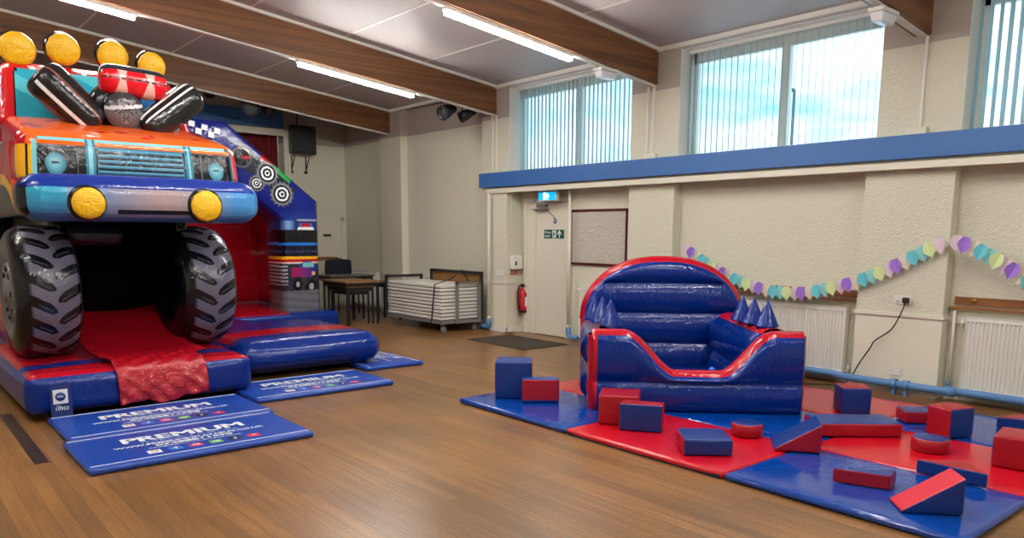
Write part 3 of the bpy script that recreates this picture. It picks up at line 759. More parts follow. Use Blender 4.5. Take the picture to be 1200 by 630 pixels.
# wooden coat rails
def rail(y0, y1, label, hooks):
    t = thing('coat_rail', label, 'coat rail', (XW, (y0+y1)/2, .83), 'brown wooden rails on the wall')
    k = [MB().box((XW-.02, y0, .875), (XW, y1, .945)).build('backboard', m_woodrail, t, bevel=.002), MB().box((XW-.06, y0-.03, .835), (XW, y1+.03, .86)).build('ledge', m_woodrail, t, bevel=.004)]
    for h in hooks:
        mm = MB().lathe([(.022, 0), (.022, .004), (0, .006)], (XW-.02, h, .915), (-1, 0, 0), 12); mm.tube([(XW-.024, h, .915), (XW-.06, h, .905), (XW-.065, h, .93)], .006, 6)
        k.append(mm.build('hook', m_hook, t))
    reparent_world(t, k)
rail(.5, wx(1117, 350, XW).y-.02, 'brown wooden hook rail at the right edge above the radiator', [wx(1141, 353, XW-.03).y])
rail(pil[0][1]+.04, 5.4, 'brown wooden rail behind the paper garland above the middle radiator', [])

# paper garlands
PAL = [rgb(226, 206, 218), rgb(158, 116, 214), rgb(230, 220, 198), rgb(104, 200, 214), rgb(146, 214, 212), rgb(212, 228, 166)]
for i, c in enumerate(PAL): mat('paper_%d' % i, c, .8)
def catenary(pts, px):
    for i in range(len(pts)-1):
        (x0, y0), (x1, y1) = pts[i], pts[i+1]
        if x0 <= px <= x1: return y0+(y1-y0)*(px-x0)/(x1-x0)
    return pts[-1][1]
def garland(pts, X, n, start, label, seq0=0, endx=None):
    p0 = wx(pts[0][0], pts[0][1], X)
    t = thing('paper_garland', label, 'garland', tuple(p0), 'pastel paper garlands')
    W = [wx(x, y, X) for x, y in pts]; sp = smooth_path(W, 12)
    L = [0]
    for i in range(1, len(sp)): L.append(L[-1]+(sp[i]-sp[i-1]).length)
    k = [MB().tube(sp, .002, 5).build('string', m_white, t)]
    for j in range(n):
        s = start+(L[-1]-start-.01)*j/(n-1) if n > 1 else 0
        i = max(q_ for q_ in range(len(L)) if L[q_] <= s+1e-9); i = min(i, len(sp)-2)
        f = (s-L[i])/max(L[i+1]-L[i], 1e-6); c = sp[i].lerp(sp[i+1], f)-Vector((.016*(j % 2), 0, 0)); tg = (sp[i+1]-sp[i]).normalized()
        tilt = atan2(tg.z, -tg.y)*.75
        w, h, fold = .056, .15, random.uniform(.25, .5)
        out = []
        m_ = MB(); N = 9
        for side in (-1, 1):
            vs = []
            for q in range(N+1):
                u = q/N
                wd = w*(sin(pi*min(1, (u*.80+.10)))**.6)*(1 if u < .5 else max(.02, 1-((u-.5)/.5)**1.4))
                if q == N: wd = .001
                if q == 0: wd = w*.55
                z = .03-h*u
                lx, lz = side*wd, z
                yy = -(lx*cos(tilt)-lz*sin(tilt)); zz_ = lx*sin(tilt)+lz*cos(tilt)
                y2 = lz*sin(tilt); z2 = lz*cos(tilt)
                vs.append((c.x+.0-fold*0, c.y+y2, c.z+z2)); vs.append((c.x-abs(lx)*fold*1.2, c.y+yy, c.z+zz_))
            m_.add(vs, [(2*q, 2*q+1, 2*q+3, 2*q+2) for q in range(N)], 0, smooth=False)
        k.append(m_.build('paper_leaf', MATS['paper_%d' % ((j+seq0) % 6)], t))
    reparent_world(t, k)
garland([(795, 281), (812, 292), (835, 308), (860, 322), (883, 331), (905, 337), (930, 339), (950, 338), (975, 333), (1000, 327), (1025, 318), (1050, 307), (1078, 293), (1101, 282)], 7.36, 37, .17, 'pastel paper leaf garland sagging from behind the ball pit to the wall pier')
garland([(1117, 279), (1131, 281), (1150, 289), (1168, 299), (1185, 309), (1205, 322), (1240, 345)], 7.36, 13, .04, 'pastel paper leaf garland cut by the right edge of the photo', 0)

# ------------------------------------------------------------------ far end of the hall
# stage pelmet, curtain, frame
mm = MB(); xe = wy(332, 150, YB-.06).x
mm.box((-1, YB-.08, 3.43), (xe, YB, 3.72)); struct(mm.build('trim_12', m_bluep))
mm = MB(); xf = ox1
mm.box((0, YB-.03, 3.30), (xf+.1, YB, 3.42)); mm.box((xf-.01, YB-.03, .9), (xf+.12, YB, 3.30)); struct(mm.build('trim_13', m_cream))
vs = []; mm = MB(); N = 240; 
for i in range(N+1):
    x = 2.4+(ox1-.02-2.4)*i/N
    for z in (.95, 3.36): vs.append((x, YB+.32+.05*sin(i*.62)+.02*sin(i*.23), z))
mm.add(vs, [(2*i, 2*i+2, 2*i+3, 2*i+1) for i in range(N)], 0, smooth=True)
tag(mm.build('stage_curtain', m_curtain), 'dark red stage curtain behind the inflatable arch', 'curtain')
# back door
mm = MB(); x0 = wy(372, 256, YB).x-.1; x1 = wy(402, 256, YB).x
mm.box((x0, YB-.03, 0), (x0+.06, YB, 1.79)); mm.box((x1-.06, YB-.03, 0), (x1, YB, 1.79)); mm.box((x0, YB-.03, 1.73), (x1, YB, 1.79))
d2 = struct(mm.build('door_2', m_cream, bevel=.003)); MB().box((x0+.06, YB-.02, .01), (x1-.06, YB-.002, 1.73)).build('leaf', m_cream, d2)
a = wy(379, 273, YB-.03); MB().box((a.x, YB-.026, a.z-.07), (a.x+.17, YB-.02, a.z-.02)).build('name_plate', m_dsteel, d2)
# shelf-like brown rail & white box below at the back
a = wy(372, 301, YB-.2); b = wy(390, 305, YB-.2)
t = thing('wall_shelf', 'brown ledge on a white cupboard against the back wall left of the stacked tables', 'cupboard', (a.x, YB-.2, 0))
k = [MB().box((5.9, YB-.45, a.z-.06), (b.x, YB-.04, a.z)).build('top', m_woodrail, t, bevel=.005), MB().box((5.9, YB-.42, 0), (b.x-.03, YB-.06, a.z-.061)).build('cabinet', m_cream, t, bevel=.003)]
reparent_world(t, k)
# speaker
a = wy(340, 147, YB-.25); b = wy(371, 181, YB-.25)
t = thing('wall_speaker', 'black loudspeaker on brackets high on the back wall', 'speaker', ((a.x+b.x)/2, YB, b.z))
zt_, zb_ = a.z+.02, b.z-.01
cor = [(a.x, YB-.30, zb_), (b.x, YB-.27, zb_), (b.x-.05, YB-.05, zb_), (a.x+.05, YB-.05, zb_), (a.x, YB-.30, zt_), (b.x, YB-.27, zt_), (b.x-.05, YB-.05, zt_), (a.x+.05, YB-.05, zt_)]
k = [rbox(MB(), cor, .02, 0, 3).build('cabinet', m_black, t)]
k.append(MB().box((a.x+.03, YB-.312, zb_+.04), (b.x-.03, YB-.29, zt_-.05)).build('grille', mat('speaker_grille', (.02, .022, .024), .7), t, bevel=.004))
for xx in (a.x+.1, b.x-.12):
    mm = MB().tube([(xx, YB-.02, zb_-.33), (xx, YB-.02, zb_-.02)], .012, 6); mm.tube([(xx, YB-.02, zb_-.28), (xx+.02, YB-.16, zb_-.01)], .01, 6); mm.box((xx-.03, YB-.02, zb_-.35), (xx+.03, YB, zb_-.3)); k.append(mm.build('bracket', m_blackm, t))
k.append(MB().tube([(a.x+.2, YB-.1, zt_-.02), (a.x+.2, YB-.1, zt_+.25)], .012, 6).build('cable', m_blackm, t)); reparent_world(t, k)
# stage spotlights under the far beam
def spot(px, py, Y, label, r=.1, aim=(-.3, -1, -.45)):
    p = wy(px, py, Y); ax = Vector(aim).normalized()
    t = thing('stage_spotlight', label, 'spotlight', tuple(p), 'black stage lights under the beams')
    zt2 = zc(p.x)
    k = [MB().lathe([(0, -.14), (r*.7, -.14), (r*.8, -.05), (r, .02), (r*1.08, .12), (r*.93, .12), (r*.9, .06), (0, .05)], p, ax, 20).build('lamp_body', m_black, t),
         MB().lathe([(0, .085), (r*.85, .085), (r*.88, .062)], p, ax, 20).build('lens', mat('lens_glass', (.1, .1, .11), .1, coat=.5), t)]
    mm = MB().tube([(p.x-r*1.1, Y, p.z), (p.x-r*1.1, Y, p.z+.14), (p.x+r*1.1, Y, p.z+.14), (p.x+r*1.1, Y, p.z)], .012, 6); mm.tube([(p.x, Y, p.z+.14), (p.x, Y, zt2-.002)], .012, 6); k.append(mm.build('yoke', m_blackm, t))
    for s in (-1, 1):
        pass
    reparent_world(t, k)
spot(293, 124, BEAM_Y[4]+.4, 'black stage spotlight under the far beam above the inflatable arch', .14, (-.2, -1, -.3))
spot(312, 129, BEAM_Y[4]+.7, 'smaller dark stage spotlight just right of the large one above the arch', .09, (.4, -1, -.3))
spot(245, 107, BEAM_Y[4]+.5, 'black stage light under the far beam above the truck exhaust', .08)
spot(524, 130, BEAM_Y[3]+.35, 'black floodlight under the end of the second beam, left lamp of the pair', .1, (-1, -.2, -.45))
spot(547, 134, BEAM_Y[3]+.35, 'black floodlight under the end of the second beam, right lamp of the pair', .08, (-.8, .4, -.45))

# trolley with folding tables
A = fl(516, 395); B_ = fl(560, 388)
tx0, tx1, ty0, ty1 = 6.50, 7.22, 9.42, 11.0
t = thing('table_trolley', 'grey steel trolley loaded with white folding tables by the pilaster', 'trolley', ((tx0+tx1)/2, (ty0+ty1)/2, 0))
k = []
mm = MB(); zb = .16
mm.box((tx0, ty0, zb-.03), (tx1, ty0+.04, zb+.015)); mm.box((tx0, ty1-.04, zb-.03), (tx1, ty1, zb+.015)); mm.box((tx0, ty0, zb-.03), (tx0+.04, ty1, zb+.015)); mm.box((tx1-.04, ty0, zb-.03), (tx1, ty1, zb+.015))
mm.box((tx0+.04, ty0+.04, zb-.01), (tx1-.04, ty1-.04, zb+.005)); k.append(mm.build('base_frame', m_steel, t, bevel=.003))
mm = MB(); w = .04; ht = .86
yend = ty0-.0
mm.box((tx0+.26, ty0-.045, zb), (tx0+.30, ty0-.005, .76)); mm.box((tx1-.04, ty0-.045, zb), (tx1, ty0-.005, .76)); mm.box((tx0+.26, ty0-.045, .72), (tx1, ty0-.005, .76)); mm.box((tx0+.26, ty0-.045, zb-.03), (tx1, ty0, zb+.01))
k.append(mm.build('end_frame', m_steel, t, bevel=.003))
mm = MB(); mm.box((tx0, ty1+.005, zb), (tx0+.04, ty1+.045, .80)); mm.box((tx1-.04, ty1+.005, zb), (tx1, ty1+.045, .80)); mm.box((tx0, ty1+.005, .76), (tx1, ty1+.045, .80)); mm.box((tx0, ty1-.02, zb-.03), (tx1, ty1+.045, zb+.01))
k.append(mm.build('end_frame', m_dsteel, t, bevel=.003))
mm = MB(); xb = tx1+.005; mm.box((xb, ty0-.045, zb), (xb+.04, ty0, ht+.04)); mm.box((xb, ty1-.25, zb), (xb+.04, ty1-.21, ht+.04)); mm.box((xb, ty0-.045, ht), (xb+.04, ty1-.21, ht+.04)); k.append(mm.build('back_frame', m_dsteel, t, bevel=.003))
k.append(MB().box((xb+.042, ty0-.02, .60), (xb+.06, ty1-.25, ht)).build('plywood_board', m_ply, t))
for (cx, cy) in ((tx0+.07, ty0+.05), (tx1-.07, ty0+.05), (tx0+.07, ty1-.07), (tx1-.07, ty1-.07)):
    mm = MB().cyl((cx, cy-.018, .045), (cx, cy+.018, .045), .045, 18); mm.box((cx-.028, cy-.028, .05), (cx-.02, cy+.028, .13), 1); mm.box((cx-.03, cy-.03, .12), (cx+.03, cy+.03, .131), 1)
    k.append(mm.build('castor', [m_rubber, m_steel], t))
reparent_world(t, k)
ORD = ['bottom', 'second from bottom', 'third from bottom', 'fourth from bottom', 'fifth from bottom', 'fifth from top', 'fourth from top', 'third from top', 'second from top', 'topmost']
hh = .0505
src = None
for i in range(10):
    z0 = zb+.0205+i*(hh+.0035)
    cx, cy = (tx0+tx1)/2+random.uniform(-.004, .004), (ty0+ty1)/2+random.uniform(-.006, .006)
    if src is None:
        t = thing('folding_table', '', 'folding table', (cx, cy, z0))
        hx, hy = (tx1-tx0)/2-.012, (ty1-ty0)/2-.02
        rbox(MB(), ((-hx, -hy, .007), (hx, hy, hh)), .010, 0, 2).build('tabletop', m_tabletop_w, t)
        rbox(MB(), ((-hx+.006, -hy+.006, -.0033), (hx-.006, hy-.006, .0068)), .002, 0, 2).build('folded_frame', m_dsteel, t)
        mm = MB()
        mm.cyl((-hx-.0015, hy-.06, .03), (-hx+.003, hy-.06, .03), .012, 10); mm.build('bolt', m_black, t); src = t
    else:
        t = src.copy(); C.objects.link(t); t.location = (cx, cy, z0)
        for ch in list(src.children):
            c = ch.copy(); C.objects.link(c); c.parent = t
    t['label'] = 'white plastic folding table, %s of the stack on the steel trolley' % ORD[i]; t['group'] = 'folded white tables stacked on the trolley'; t['category'] = 'folding table'
ztop = zb+.0205+10*(hh+.0035)
mm = MB(); ys = ty0+.18
mm.tube([(tx0-.004, ty0+.26, zb-.02), (tx0-.004, ty0+.16, ztop+.004), (tx0+.3, ty0+.12, ztop+.09), (xb-.01, ty0+.5, ht+.045)], .010, 6)
o = mm.build('ratchet_strap', m_black); tag(o, 'thin black strap over the stack of white folding tables', 'strap')
mm = MB().tube([(xb-.02, ty0+.42, ht+.05), (xb-.03, ty0+.32, .82), (xb-.05, ty0+.12, .66)], .012, 6); mm.build('strap_tail', m_black, o)

# nesting school tables, chair and low black table at the far corner
def school_table(x0, y0, w, d, h, top_m, label, th=.028):
    t = thing('school_table', label, 'table', (x0+w/2, y0+d/2, 0), 'old school tables nested by the far pilaster')
    k = [MB().box((x0, y0, h-th), (x0+w, y0+d, h)).build('tabletop', top_m, t, bevel=.004)]
    mm = MB(); mm.box((x0+.03, y0+.03, h-th-.05), (x0+w-.03, y0+.055, h-th)); mm.box((x0+.03, y0+d-.055, h-th-.05), (x0+w-.03, y0+d-.03, h-th)); mm.box((x0+.03, y0+.03, h-th-.05), (x0+.055, y0+d-.03, h-th)); mm.box((x0+w-.055, y0+.03, h-th-.05), (x0+w-.03, y0+d-.03, h-th)); k.append(mm.build('apron', m_blackm, t))
    for sx in (0, 1):
        for sy in (0, 1):
            cx = x0+.04+sx*(w-.08); cy = y0+.04+sy*(d-.08)
            k.append(MB().box((cx-.012, cy-.012, 0), (cx+.012, cy+.012, h-th-.001)).build('leg', m_blackm, t))
    reparent_world(t, k); return t
p = fl(405.8, 381)
m_gtop = mat('grey_laminate', rgb(96, 92, 86), .25)
school_table(5.78, 11.04, .63, .88, .715, m_tabletop, 'black legged school table with oak top nearest the white folding tables')
school_table(5.83, 11.10, .53, .76, .632, m_tabletop, 'second oak topped school table nested just under the nearest one', .022)
school_table(5.88, 11.16, .43, .62, .56, m_gtop, 'lowest table with a grey top nested under the two oak tops', .02)
school_table(6.10, 12.20, .88, .60, .745, m_gtop, 'grey topped school table standing behind the oak topped one')
school_table(6.50, 11.30, .50, .60, .66, m_blackm, 'low black table between the oak school table and the trolley')
# office chair back
t = thing('stacking_chair', 'navy fabric chair pushed behind the grey topped school table', 'chair', (6.15, 13.2, 0))
cx, cy = wy(402, 314, 13.2).x, 13.2
zt3 = wy(402, 305, 13.2).z
m_navy = mat('navy_fabric', rgb(16, 22, 40), .8)
k = [rbox(MB(), ((cx-.26, cy+.16, zt3-.38), (cx+.26, cy+.22, zt3)), .05, .02, 4).build('backrest', m_navy, t),
     rbox(MB(), ((cx-.24, cy-.25, .42), (cx+.24, cy+.2, .49)), .03, .01, 4).build('seat', m_navy, t),
     MB().tube([(cx, cy+.24, zt3-.3), (cx, cy+.22, .4)], .02, 8).box((cx-.07, cy+.17, zt3+.0), (cx+.07, cy+.21, zt3+.035)).build('back_support', m_black, t)]
for sx in (-1, 1):
    for sy in (-1, 1):
        k.append(MB().tube([(cx+sx*.2, cy+sy*.18, .425), (cx+sx*.22, cy+sy*.2, 0)], .012, 8).build('leg', m_blackm, t))
reparent_world(t, k)

# ------------------------------------------------------------------ THE MONSTER TRUCK BOUNCY CASTLE
castle = thing('bouncy_castle', 'large red and blue monster truck inflatable slide and bouncy castle', 'bouncy castle', (3.1, 7.0, 0))
CK = []
def cpart(mb, name, mats, **kw):
    o = mb.build(name, mats, castle, **kw); CK.append(o); return o
TEAL = rgb(44, 118, 140); CYAN = rgb(60, 178, 200); ORANGE = rgb(236, 96, 28); WHITE = rgb(225, 228, 232); DK = rgb(14, 16, 22)
LAV = rgb(104, 100, 118); GREY = rgb(90, 90, 96); YEL = rgb(236, 176, 24)
def mixc(a, b, t): t = max(0, min(1, t)); return tuple(a[i]*(1-t)+b[i]*t for i in range(3))

# slide run-out base
bx0, bx1, by0, by1, bz = .83, 2.63, 6.88, 9.2, .375
def p_base(f, u, v):
    if f == 5:
        y = by0+(by1-by0)*v
        if y < by0+.012: return BLUE
        if y < by0+.30: return RED
        if y < by0+.312: return DK
        if y < by0+.52: return BLUE
        if y < by0+.532: return DK
        return RED
    return BLUE
mm = MB(); rbox(mm, ((bx0, by0, 0.052), (bx1, by1, bz)), .08, .03, (44, 150, 8), p_base); cpart(mm, 'slide_base', m_vpaint)
# registration tag on the base
y_ = by0-.026
a = wy(61, 457, y_); b = wy(83, 492, y_)
mm = MB().box((a.x-.02, y_-.004, b.z-.02), (b.x+.02, y_, a.z+.03)); plq = cpart(mm, 'tag_pocket', mat('tag_pocket', rgb(30, 48, 110), .15, coat=.5))
rbox(MB(), ((a.x, y_-.007, a.z-.115), (a.x+.105, y_-.0041, a.z)), .002, 0, 3).build('tag_label', m_white, plq)
MB().lathe([(0, .002), (.036, .002), (.036, 0)], (a.x+.052, y_-.0072, a.z-.058), (0, -1, 0), 20).build('tag_emblem', mat('tag_blue', rgb(20, 50, 130), .4), plq)
text('PIPA', 'lettering', frame((a.x+.03, y_-.0095, a.z-.065), (1, 0, 0), (0, 0, 1)), .045, m_white, plq)
text('TAG', 'lettering', frame((a.x+.02, y_-.0045, a.z-.14), (1, 0, 0), (0, 0, 1)), .03, m_white, plq)
text('10903', 'lettering', frame((a.x+.015, y_-.0045, a.z-.168), (1, 0, 0), (0, 0, 1)), .09, m_white, plq)

# red slide surface rising between the wheels, and the loose flap over the front edge
sx0, sx1 = wy(131, 430, 6.95).x, wy(236, 425, 6.95).x
NU, NV = 24, 40; vs = []
for j in range(NV+1):
    t_ = j/NV; y = 7.05+t_*3.0
    z = bz+.03+max(0, (t_-.15))**1.2*.95
    for i in range(NU+1):
        u = i/NU; x = sx0-.06+(sx1-sx0+.14)*u
        vs.append((x, y, z+.05*(abs(2*u-1)**3)))
nb = len(vs); vs2 = [(x, y, z-.12) for x, y, z in vs]
mm = MB(); fs = [(j*(NU+1)+i, j*(NU+1)+i+1, (j+1)*(NU+1)+i+1, (j+1)*(NU+1)+i) for j in range(NV) for i in range(NU)]
mm.add(vs, fs, 0, smooth=True); cpart(mm, 'slide_bed', m_vred)
vs = []; NU, NV = 40, 40
for j in range(NV+1):
    t_ = j/NV
    for i in range(NU+1):
        u = i/NU; wob = .012*sin(u*17+t_*9)+.008*sin(u*31-t_*21)
        x0_, x1_ = sx0+.0+.02*t_, sx1+.01*t_
        x = x0_+(x1_-x0_)*u
        if t_ < .42: y = 7.22-(t_/.42)*.36; z = bz+.045+.006*sin(u*23+t_*30)-(.05*(t_/.42)**5)
        else:
            q_ = (t_-.42)/.58; y = 6.845-.02*q_+wob*q_*1.2-.02*sin(q_*3); z = bz-.02-q_*(.285-.02*sin(u*9)-.015*u)
        vs.append((x, y, z+wob*.4))
fs = [(j*(NU+1)+i, j*(NU+1)+i+1, (j+1)*(NU+1)+i+1, (j+1)*(NU+1)+i) for j in range(NV) for i in range(NU)]
mm = MB(); mm.add(vs, fs, 0, smooth=True); o = cpart(mm, 'slide_flap', m_crinkle)
md = o.modifiers.new('thick', 'SOLIDIFY'); md.thickness = .004

# wheels
WR, WYc, WZc = .585, 7.93, .965
def wheel(x0, x1, hubside):
    N, Msec = 420, 76; hw = (x1-x0)/2; xc = (x0+x1)/2; vs = []; cs = []; fs = []
    def sec(s):          # s 0..1 from inner-left side to right side over the tread
        w = 2*s-1; w = math.copysign(1-(1-abs(w))**1.25, w)
        X_ = hw*w; Rr = WR-.20+.20*max(0, 1-abs(w)**3.4)**.42
        return X_, Rr
    prof = [(-hw*.55, .02), (-hw*.62, .14), (-hw*.75, .26)]+[sec(i/Msec) for i in range(Msec+1)]+[(hw*.75, .26), (hw*.62, .14), (hw*.55, .02)]
    # blend: sides start at radius WR-.2
    for (X_, Rr) in prof:
        for k_ in range(N):
            an = 2*pi*k_/N; pk = 1
            vs.append((xc+X_, WYc-Rr*cos(an), WZc+Rr*sin(an)))
    side_i = 3
    for j in range(len(prof)-1):
        for k_ in range(N):
            k2 = (k_+1) % N
            fs.append((j*N+k_, j*N+k2, (j+1)*N+k2, (j+1)*N+k_))
            Xm = (prof[j][0]+prof[j+1][0])/2; Rm = (prof[j][1]+prof[j+1][1])/2; an = 2*pi*(k_+.5)/N
            w = Xm/hw
            col = DK
            if -.62 < w < .90 and 3 <= j <= len(prof)-5:
                col = LAV
                per = 2*pi/19
                for row, off in ((-1, 0), (1, .5)):
                    ww = (w-.14)/.78*row        # 0 centre .. 1 edge
                    # leaf shaped lug running from the edge towards the centre, drooping inwards
                    if .02 < ww < .95:
                        ph = (an-(ww-.4)*.20)/per+off
                        dd_ = (ph-ffloor(ph))-.5; d = abs(dd_)
                        lim = .21*min(1, (ww-.02)/.22)**.6
                        if d < lim: col = mixc(DK, rgb(58, 58, 68), 1 if (-.12 < dd_ < -.02 and .16 < ww < .7) else 0)
                        elif d < lim+.03: col = (.004, .004, .006)
                if w > .82 or w < -.54: col = mixc(col, DK, .6)
            elif Rm < WR-.20-.001 and j < 3 or (Rm < WR-.2 and j > len(prof)-5):
                rr = Rm/.36
                col = GREY if rr < .95 else DK
                if (Xm < 0) != (hubside < 0): cs.append(DK); continue
                if rr < .7 and (an/(2*pi)*8) % 1 < .35 and rr > .4: col = DK
                if rr < .25: col = LAV
            cs.append(col)
    m_ = MB(); m_.add(vs, fs, 0, cs, True)
    w_ = m_.build('wheel', m_vpaint, castle); CK.append(w_)
    s = -1 if hubside < 0 else 1
    xh = xc+s*hw*.78
    m_ = MB(); m_.lathe([(.24, .0), (.27, .035), (.25, .05), (.17, .03), (.15, .045), (.09, .05), (.07, .075), (0, .08)], (xh, WYc, WZc), (s, 0, 0), 32)
    for q in range(8):
        an = 2*pi*q/8; m_.lathe([(.028, 0), (.024, .015), (0, .018)], (xh+s*.04, WYc+.21*cos(an), WZc+.21*sin(an)), (s, 0, 0), 10, 1)
    m_.build('hub', [mat('printed_hub_grey', rgb(110, 104, 108), .3), m_vblack], w_)
wheel(.885, 1.40, -1); wheel(2.20, 2.74, 1)

# dark tunnel behind the wheels
mm = MB(); rbox(mm, ((1.24, 7.9, .40), (1.36, 10.0, 1.75)), .05, .01, 6); cpart(mm, 'tunnel_wall', m_vblack)
mm = MB(); rbox(mm, ((2.28, 7.75, .40), (2.40, 10.0, 1.75)), .05, .01, 6); cpart(mm, 'tunnel_wall', m_vblack)
m_vdark = mat('tunnel_shade_dark_red', rgb(14, 3, 6), 1., spec=.05)  # near-black red, the tunnel's inner shade put into the colour
mm = MB(); rbox(mm, ((1.36, 8.62, .62), (2.28, 8.76, 1.7)), .05, .01, 6); cpart(mm, 'tunnel_shade_panel', m_vdark)  # added dark panel standing in for the shade deep in the tunnel
mm = MB(); capsule(mm, (1.36, 7.95, 1.47), (1.86, 7.95, 1.46), .10, paint=lambda t, a: mixc(DK, rgb(70, 96, 130), 1 if .45 < a < .62 else .12), up=(0, 0, 1)); cpart(mm, 'axle_roll', m_vpaint)

# truck body. front panel with the printed grille
FY = 7.36
g0 = wy(27, 216, FY); g1 = wy(281, 220, FY); gt = wy(60, 158, FY)
GX0, GX1, GZ0, GZ1 = 1.0, wy(281, 200, FY).x, 1.86, 2.31
def inr(u, v, u0, u1, v0, v1, r=.0, asp=4.6):
    x = (u-(u0+u1)/2)*asp; y = v-(v0+v1)/2; a = (u1-u0)/2*asp-r; b = (v1-v0)/2-r
    dx = max(abs(x)-a, 0); dy = max(abs(y)-b, 0)
    return sqrt(dx*dx+dy*dy) <= r+1e-9 if r > 0 else (dx == 0 and dy == 0)
def fascia(u, v):
    # u across, v up 0..1
    if inr(u, v, .035, .975, .02, .93, .20):
        if .262 < u < .306 or .722 < u < .762:
            return rgb(112, 184, 196) if (.276 < u < .292 or .736 < u < .748) else TEAL
        if .312 < u < .716 and .10 < v < .76:
            if inr(u, v, .318, .710, .13, .73, .05):
                k = ((v-.13)/.60*6) % 1
                if k < .36: return DK
                return rgb(20, 34, 52) if k < .42 else mixc(rgb(20, 60, 92), rgb(96, 164, 192), (k-.42)*2.0)
            return TEAL
        if inr(u, v, .052, .960, .07, .88, .17):
            if v > .79: return ORANGE if v < .86 else DK
            for cu_, rr in ((.135, .20), (.878, .18)):
                d = sqrt(((u-cu_)*4.6)**2+(v-.42)**2)
                if d < rr:
                    if abs(v-.44) < .022 and abs(u-cu_) < .016: return rgb(24, 60, 74)
                    return mixc(rgb(130, 196, 206), rgb(50, 118, 138), (d/rr))
                if d < rr+.035: return (.003, .003, .004)
            if .11 < v < .14 or .74 < v < .765: return rgb(70, 76, 84)
            if .225 < u < .23 or .80 < u < .805: return GREY
            return DK
        if inr(u, v, .044, .966, .045, .905, .185): return rgb(120, 196, 204)
        return rgb(36, 92, 110)
    if u < .034 and .1 < v < .75: return YEL if u > .012 else DK
    return ORANGE if v > .3 else DK
def p_fascia(f, u, v):
    if f == 2: return fascia(u, v)
    if f == 0: return mixc(RED, YEL, .9) if (u < .25 and .15 < v < .75) else RED
    if f == 1: return RED
    if f == 5: return ORANGE
    return DK
cor = [(GX0, FY, GZ0), (GX1, FY, GZ0-.0), (GX1, FY+.55, GZ0), (GX0, FY+.55, GZ0), (GX0+.03, FY+.03, GZ1), (GX1-.03, FY+.03, GZ1-.0), (GX1-.03, FY+.55, GZ1), (GX0+.03, FY+.55, GZ1)]
mm = MB(); rbox(mm, cor, .10, .035, (230, 10, 70), p_fascia, bul_faces={(1, -1): 1, (0, -1): 1, (0, 1): 1}); cpart(mm, 'grille_panel', m_vpaint)
# raised headlamps, grille straps
# bonnet
def spots(u, v, seed):
    R_ = random.Random(seed)
    for k_ in range(16):
        cu_, cv_, r_ = R_.uniform(.03, .97), R_.uniform(.02, .7), R_.uniform(.018, .036)
        if ((u-cu_)*1.)**2+((v-cv_)*.45)**2 < r_*r_: return True
    return False
def p_bonnet(f, u, v):
    if f == 5:
        if spots(u, v, 5): return rgb(214, 30, 26)
        return ORANGE
    if f == 0: return RED
    if f == 2: return ORANGE
    return RED if f == 1 else ORANGE
b0 = [(GX0+.01, FY+.08, GZ1-.16), (GX1-.01, FY+.08, GZ1-.16), (GX1-.06, 8.5, GZ1-.1), (GX0+.02, 8.5, GZ1-.1),
      (GX0+.03, FY+.13, GZ1+.01), (GX1-.03, FY+.13, GZ1+.0), (GX1-.08, 8.5, GZ1+.235), (GX0+.05, 8.5, GZ1+.235)]
mm = MB(); rbox(mm, b0, .09, .03, (110, 60, 6), p_bonnet); cpart(mm, 'bonnet', m_vpaint)
# lower body with side art
def p_body(f, u, v):
    if f == 0:
        y = u
        if v < .55 and .05 < y < .42:
            d = sqrt(((y-.25)*2.1)**2+(v-.0)**2)
            if d < .42: return DK
            if d < .55: return YEL
        if sin(y*30+v*12)*.1+v*.8 < .35: return mixc(RED, ORANGE, .7)
        if .82 < v < .93 and .12 < y < .24 and (y*60) % 1 < .35: return DK
        return RED
    if f == 1: return RED
    if f == 4: return DK
    return RED
mm = MB(); rbox(mm, ((GX0-.02, 7.62, 1.62), (GX1-.06, 9.9, 2.29)), .09, .03, (10, 60, 40), p_body); cpart(mm, 'truck_body', m_vpaint)
# cab with windscreen
cY0, cY1 = 8.42, 8.72
w_bl = wy(14, 140, cY0); 
CX0, CX1 = 1.02, 2.66; CZ0, CZ1 = 2.42, wy(60, 77, 8.75).z
def p_cab(f, u, v):
    if f == 2:
        if inr(u, v, .06, .94, .06, .90, .08, 2.2):
            if not inr(u, v, .07, .93, .08, .88, .07, 2.2): return DK
            s = (u*1.2+v*.9)
            base = rgb(46, 168, 196)
            if s % .62 < .2: base = rgb(88, 200, 214)
            if .55 < u < .9 and v > .3+.8*(u-.55): base = rgb(42, 110, 170)
            if .35 < u < .6 and v < .5-(u-.35): base = rgb(70, 150, 210)
            return base
        if v > .90 and (u*7+v) % 1 < .22: return WHITE
        return rgb(206, 24, 30)
    if f == 0:
        if inr(u, v, .12, .6, .15, .8, .08, 1.2): return rgb(30, 50, 110) if not inr(u, v, .15, .57, .2, .75, .08, 1.2) else rgb(70, 120, 190)
        return RED
    return rgb(206, 24, 30)
cc = [(CX0, cY0, CZ0), (CX1+.08, cY0, CZ0), (CX1+.08, 9.8, CZ0), (CX0, 9.8, CZ0), (CX0+.08, cY1, CZ1), (CX1-.06, cY1, CZ1), (CX1-.06, 9.7, CZ1), (CX0+.08, 9.7, CZ1)]
mm = MB(); rbox(mm, cc, .10, .03, (120, 40, 60), p_cab); cpart(mm, 'cab', m_vpaint)
